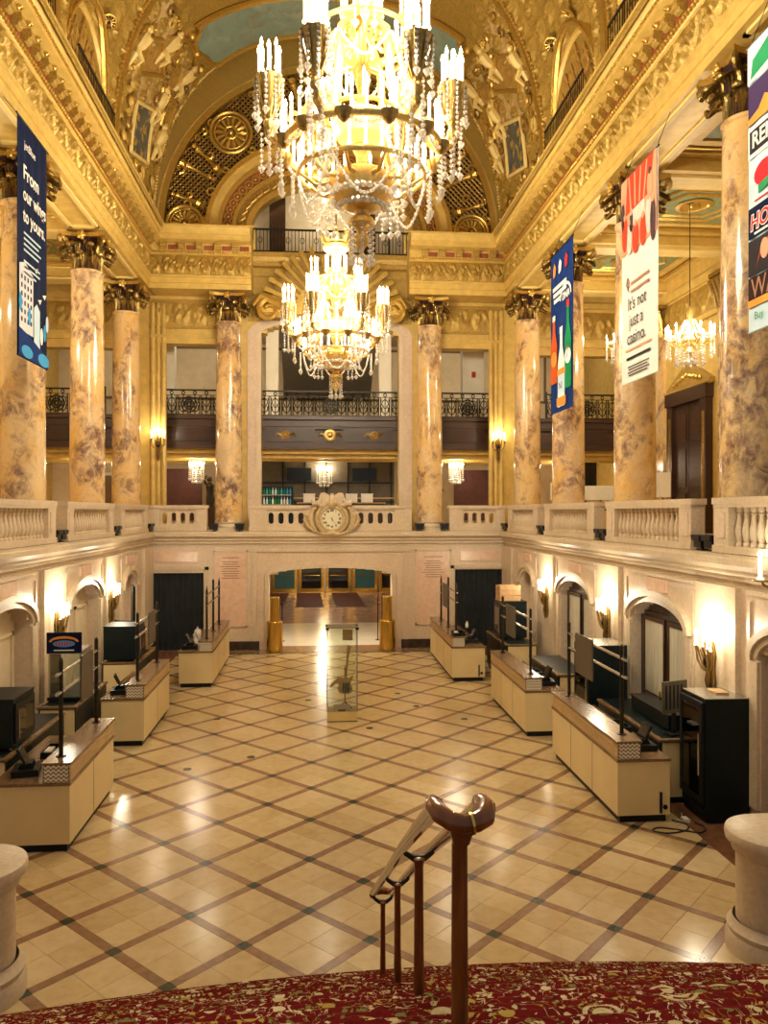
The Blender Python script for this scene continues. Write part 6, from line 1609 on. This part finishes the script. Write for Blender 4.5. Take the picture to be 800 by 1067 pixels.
# poster banner at the right edge
t_, cl, w, h = banner(1, 8.95, 10.72, 7.05, 11.1, 'tall banner of stacked show posters at the right edge', 'p_pale_blue')
R2(cl, -.88, .88, h-.55, h-.02, 'p_banner_white', 'poster', .020); P2(cl, [(-.8,h-.5),(-.2,h-.42),(-.1,h-.15),(-.3,h-.1),(-.75,h-.25)], 'p_leaf_green', 'printed_ribbon', .024)
R2(cl, -.86, .86, h-1.15, h-.58, 'p_purple_dark', 'poster', .020); P2(cl, [(-.86,h-1.14),(-.1,h-1.14),(-.2,h-.98),(-.45,h-.86),(-.6,h-1.0),(-.86,h-1.06)], 'p_glow_orange', 'printed_glow', .024); R2(cl, -.3, .5, h-.78, h-.68, 'p_riser_yellow', 'printed_block', .024)
R2(cl, -.86, .86, h-1.62, h-1.18, 'p_banner_white', 'poster', .020); R2(cl, -.82, .82, h-1.56, h-1.24, 'p_ink', 'printed_block', .024); TX(cl, 'RENT', .30, 'p_banner_white', -.76, h-1.40, .027, bold=.008)
P2(cl, ell(-.45,h-1.92,.26,.17), 'p_logo_red', 'printed_oval', .024); P2(cl, [(-.6,h-2.18),(-.1,h-2.1),(-.15,h-2.0),(-.6,h-2.06)], 'p_leaf_green', 'printed_ribbon', .026); R2(cl, -.7, .1, h-2.26, h-2.24, 'p_logo_red', 'text_line')
R2(cl, -.86, .86, h-2.75, h-2.32, 'p_navy', 'poster', .020); TX(cl, 'HOT', .30, 'p_banner_white', -.80, h-2.55, .026, shear=.1, bold=.018); TX(cl, 'HOT', .30, 'p_logo_red', -.80, h-2.55, .029, shear=.1, bold=.004); R2(cl, -.7, .3, h-2.72, h-2.69, 'p_banner_white', 'text_line', .026)
R2(cl, -.86, .86, h-3.28, h-2.78, 'p_ink', 'poster', .020); P2(cl, ell(-.45,h-2.98,.10,.14), 'p_casino_peach', 'printed_face', .026); P2(cl, [(-.66,h-3.2),(-.5,h-2.84),(-.3,h-2.86),(-.25,h-3.2),(-.36,h-2.95),(-.55,h-3.0)], 'p_casino_red', 'printed_hair', .024)
R2(cl, -.86, .86, h-3.72, h-3.3, 'p_wine_dark', 'poster', .020); TX(cl, 'WALL', .40, 'p_ink_brown', -.78, h-3.48, .026, sx=.9); R2(cl, -.86, .86, h-3.72, h-3.62, 'p_glow_orange', 'printed_band', .026)
TX(cl, 'Buy', .15, 'p_leaf_green', -.7, h-3.86, .026)

# ================================================================== stair, rail and newels in the foreground
ST0, SZ0, NS = 2.35, 2.9, 18; rise = SZ0/NS; run = (7.47-ST0)/(NS-1); SCX = .78
stairs = struct(MB().box(SCX-3.8, SCX+3.8, -2.5, ST0, SZ0-.3, SZ0).build('floor_landing', 'carpet'), 'carpeted stair landing')
def sfront(y, x, k): return y-.026*k/17*(x-1.25)**2
stp = struct(thing('stairs', 'wide stair covered in red flowered carpet descending to the lobby', 'stairs', (0,0,0))); del stp['category']
for k in range(1, NS):
    z1 = SZ0-rise*k; yf = ST0+run*k; N_ = 24; xs = [SCX-3.6+7.2*i/N_ for i in range(N_+1)]
    G = []
    prof_ = [(-run-.06,0),(-.03,0),(-.008,-.006),(.012,-.022),(.014,-.045),(-.004,-.06),(-.004,-rise-.02)]
    for x in xs:
        f = sfront(yf, x, k); G.append([(x, f+a, z1+b) for a, b in prof_])
    MB().grid(G).build('step', 'carpet', stp, True)
    if k % 1 == 0:
        pass
und = MB(); und.prism([(ST0-.05,SZ0-.35),(ST0-.05,-.01),(7.0,-.01),(7.0,.1)], SCX-3.55, SCX+3.55, 'x'); und.build('stair_core', 'dark_base', stp)
# centre handrail: two timber rails on posts with cradle brackets
hr = thing('handrail', 'double wooden centre handrail on slim dark posts down the stair', 'handrail', (.44, 2.4, 2.7))
posts = [(.0,0.0,-.1,.845,.025),(.095,1.70,-.72,-.015,.024),(.125,3.08,-1.5,-.80,.022),(.13,4.36,-2.25,-1.56,.021)]
# z local of the rails at each post top
for k, (x, y, z0, z1, r) in enumerate(posts):
    p = MB(); p.lathe([(r*1.25,z0),(r*1.1,z0+.25),(r,z1-.05),(r*1.15,z1-.02),(r*1.6,z1),(r*.8,z1+.01)], 12, T(x,y,0)).build('post', 'handrail_wood', hr, True, label='dark polished post')
    if k:
        m = MB(); m.tube([(x-.085,y,z1+.065),(x-.07,y,z1+.028),(x-.03,y,z1),(x+.03,y,z1),(x+.07,y,z1+.028),(x+.085,y,z1+.065)], [.012,.014,.018,.018,.014,.012], 6); m.build('cradle', 'iron', hr, True)
def rail_line(q):
    return [(q*.074, .0, .892),(.05+q*.078, .85, .475),(.095+q*.082, 1.70, .045),(.125+q*.082, 3.08, -.73),(.13+q*.082, 4.36, -1.48),(.13+q*.08, 4.48, -1.54)]
for q in (-1,1): MB().tube(rail_line(q), .026, 10, flat=1.25).build('rail', 'handrail_wood', hr, True)
# end cap: the rails meet in a turned-down loop, bound by a brass ring
m = MB(); cap = [(-.074,.06,.885),(-.078,.0,.893),(-.066,-.045,.886),(-.035,-.068,.872),(.0,-.074,.866),(.036,-.070,.868),(.064,-.056,.878),(.076,-.015,.892),(.074,.04,.890)]
m.tube(cap, [.026,.029,.031,.030,.029,.031,.034,.034,.029], 12, flat=.95); m.build('rail_end', 'handrail_wood', hr, True)
MB().tube([(.018,-.073,.866),(.026,-.072,.867)], .034, 14).build('brass_ring', 'brass', hr, True)
m = MB(); m.lathe([(.026,.79),(.036,.82),(.040,.84),(.03,.85)], 12, T(0,-.03,0)); m.tube([(0,0,.81),(0,-.04,.81)], .02, 8); m.build('bracket', 'handrail_wood', hr, True)
m = MB(); m.tube([(.045,4.42,-1.53),(.055,4.53,-1.56),(.13,4.57,-1.57),(.205,4.52,-1.55),(.21,4.42,-1.51)], .028, 8); m.build('rail_end', 'handrail_wood', hr, True)
# stone newels
def newel(cx, cy, s, lab):
    t_ = thing('newel', lab, 'newel', (cx, cy, 0), 0, 'stone newels at the foot of the stair')
    def oval(r, n=40, ext=.75):
        pts = []
        for k in range(n):
            a = 2*PI*k/n; x = r*math.cos(a); y = r*math.sin(a)
            pts.append((x+(s*ext if x*s > 0 else 0), y))
        return pts
    def loft(prof): 
        return MB().grid([[(p[0],p[1],z) for r, z in prof for p in [oval(r)[k]]] for k in range(40)], True)
    for nm, pr_, mat in (('base', [(.0,.0),(.46,.0),(.46,.14),(.43,.18),(.45,.24),(.40,.28),(.39,.32)], 'pale_stone'), ('shaft', [(.36,.30),(.36,.98),(.38,1.02)], 'pale_stone'), ('cap', [(.36,.98),(.40,1.02),(.41,1.07),(.46,1.12),(.47,1.18),(.46,1.22),(.42,1.24),(.0,1.24)], 'pale_stone')):
        loft(pr_).build(nm, mat, t_, True)
    return t_
n1 = newel(-3.18, 7.62, -1, 'rounded stone newel at the bottom left corner'); n2 = newel(4.68, 7.72, 1, 'rounded stone newel at the bottom right with dark side panel')
MB().box(.2,.55,-.375,-.355,.42,.92).build('side_panel', 'dark_base', n2)
gd = thing('gilt_ornament', 'small gilt leaf ornament lying on the right stone newel', 'ornament', (4.86, 7.72, 1.241))
for k in range(5):
    a = k*1.25; MB().tube([(0,0,.03),(.09*math.cos(a),.09*math.sin(a),.06),(.17*math.cos(a),.17*math.sin(a),.03)], [.03,.04,.012], 6).build('leaf', 'antique_brass', gd, True)
MB().ball((0,0,.06), .06, 8, 5).build('bud', 'antique_brass', gd, True)
# ================================================================== far gallery contents
for x, w in ((-5.02,'left'),(6.02,'right')):
    t_ = thing('dark_board', 'dark red brown board standing behind the %s pierced balustrade' % w, 'board', (x, 30.0, GZ), 0, 'dark boards in the far gallery')
    MB().box(-.74,.74,-.04,.04,.3,2.25).build('board', 'bordeaux', t_)
    for a in (-.6,.6): MB().box(a-.03,a+.03,-.25,.25,0,.06).build('foot', 'dark_wood', t_); MB().box(a-.02,a+.02,-.02,.02,.06,.3).build('support', 'dark_wood', t_)
for x, w, h in ((-3.98,'left',1.5),(4.6,'right',1.2)):
    t_ = thing('statue', 'dark bronze figure on a plinth near the %s far column' % w, 'statue', (x, 29.9, GZ), 0)
    MB().box(-.2,.2,-.2,.2,0,.85).build('plinth', 'dark_wood', t_)
    m = MB(); k_ = h/1.5; m.tube([(0,0,.85),(.02,0,1.1),(0,0,1.35),(.01,0,1.6),(0,0,1.75)], [.14*k_,.16*k_,.11*k_,.16*k_,.05], 9); m.ball((.0,-.02,1.86), .10, 8, 6); m.tube([(.13,0,1.65),(.22,-.05,1.45),(.1,-.14,1.35)], [.05,.045,.035], 6); m.tube([(-.13,0,1.65),(-.2,-.02,1.8),(-.12,-.05,2.0)], [.05,.045,.03], 6); m.build('figure', 'bronze_statue', t_, True)
# glazed partition behind the clock
t_ = struct(thing('window_1', 'dark glazed partition with screens behind the clock', 'window', (0.45, 30.9, GZ))); del t_['category']
MB().box(-2.6,2.6,.02,.1,0,2.68).build('dark_panel', 'monitor_back', t_)
for k in range(7): MB().box(-2.6+k*.8467-.03,-2.6+k*.8467+.03,-.03,.02,0,2.68).build('mullion', 'black_metal', t_)
for z in (1.0,1.15,1.75): MB().box(-2.6,2.6,-.035,.0,z,z+.05).build('rail', 'riser_wood' if z == 1.15 else 'black_metal', t_)
for a in (-1.6,.95): MB().box(a,a+.95,-.06,-.035,1.85,2.35).build('screen', 'screen', t_)
t_ = thing('bottle_cabinet', 'glazed bottle cabinet behind the balustrade left of the clock', 'cabinet', (-1.55, 30.3, GZ))
MB().box(-.65,.65,0,.4,0,1.6).build('case', 'appliance_black', t_)
rnd = random.Random(2)
for k in range(2):
    sh = MB().box(-.6,.6,-.02,.0,.9+k*.36,.93+k*.36).build('shelf', 'steel', t_)
    for q in range(11): MB().lathe([(.035,0),(.035,.16),(.012,.22),(.012,.27),(0,.27)], 8, T(-.55+q*.11,-.02,.93+k*.36), 1, .5).build('bottle', rnd.choice(['p_pale_blue','p_cup_white','p_bottle_green','p_sky_blue']), t_, True)
for x, y_, c, lab in ((-.28,30.5,'p_cup_white','white boxes pile left of the clock eagle'),(1.35,30.5,'p_cup_white','white box on the bar right of the clock'),(1.95,30.5,'p_cup_white','wide white box far right of the clock')):
    t_ = thing('storage_box', lab, 'box', (x, y_, GZ+1.0)); MB().box(-.22,.22,-.15,.15,0,.3).build('carton', c, t_); MB().box(-.23,.23,-.16,.16,.3,.34).build('lid', c, t_)
t_ = thing('far_bar', 'low dark bar in the far gallery behind the clock', 'bar', (.6, 30.5, GZ)); MB().box(-1.3,2.0,-.25,.25,0,.96).build('body', 'dark_wood', t_); MB().box(-1.35,2.05,-.3,.3,.96,1.0).build('top', 'riser_wood', t_)
# table lamps with pale shades in the right gallery
def table_lamp(x, y, lab, w=.5, h=.48, zt=.8, P=12):
    tb = thing('side_table', 'small dark side table under the '+lab, 'table', (x, y, GZ)); MB().box(-.4,.4,-.3,.3,zt-.04,zt).build('top', 'dark_wood', tb)
    for a in (-.35,.35):
        for b in (-.25,.25): MB().box(a-.02,a+.02,b-.02,b+.02,0,zt-.04).build('leg', 'dark_wood', tb)
    t_ = thing('table_lamp', lab, 'lamp', (x, y, GZ+zt)); MB().lathe([(.10,0),(.10,.02),(.03,.05),(.06,.15),(.03,.28),(.015,.34)], 12).build('base', 'antique_brass', t_, True)
    MB().box(-w,w,-.16,.16,.30,.30+h).build('shade', 'lamp_shade', t_)
table_lamp(9.25, 25.0, 'wide white rectangular lamp shade in the right gallery', .5, .46, .72); table_lamp(9.8, 21.6, 'narrow white lamp shade beside the casino banner column', .16, .7, .75); table_lamp(7.45, 24.0, 'small white lamp shade at the far right corner column', .14, .55, .7)
t_ = thing('wall_screen', 'dark framed screen above the wide lamp shade', 'screen', (10.1, 29.0, GZ)); MB().box(-.45,.45,-.04,.04,1.4,2.5).build('panel', 'black_plastic', t_); MB().box(-.40,.40,-.05,-.04,1.45,2.45).build('screen', 'screen', t_); MB().box(-.05,.05,-.03,.03,0,1.4).build('stand', 'black_metal', t_); MB().box(-.4,.4,-.25,.25,0,.04).build('foot', 'black_metal', t_)
d = struct(thing('door_15', 'small brown door with white frame at the end of the left gallery', 'door', (-8.6, 32.55, GZ))); del d['category']
MB().box(-.5,.5,-.04,.0,0,2.1).build('door_leaf', 'counter_wood', d)
m = MB(); m.box(-.62,-.5,-.06,.03,0,2.22); m.box(.5,.62,-.06,.03,0,2.22); m.box(-.62,.62,-.06,.03,2.1,2.22); m.build('door_frame', 'white_paint', d)
t_ = thing('picture_stand', 'black framed panel at the left edge behind the balustrade', 'panel', (-6.62, 17.35, GZ)); MB().box(-.03,.03,-.45,.45,.55,1.75).build('frame', 'black_plastic', t_); MB().box(.03,.035,-.40,.40,.6,1.7).build('print', 'curtain', t_); MB().box(-.2,.2,-.03,.03,0,.55).build('stand', 'black_metal', t_)
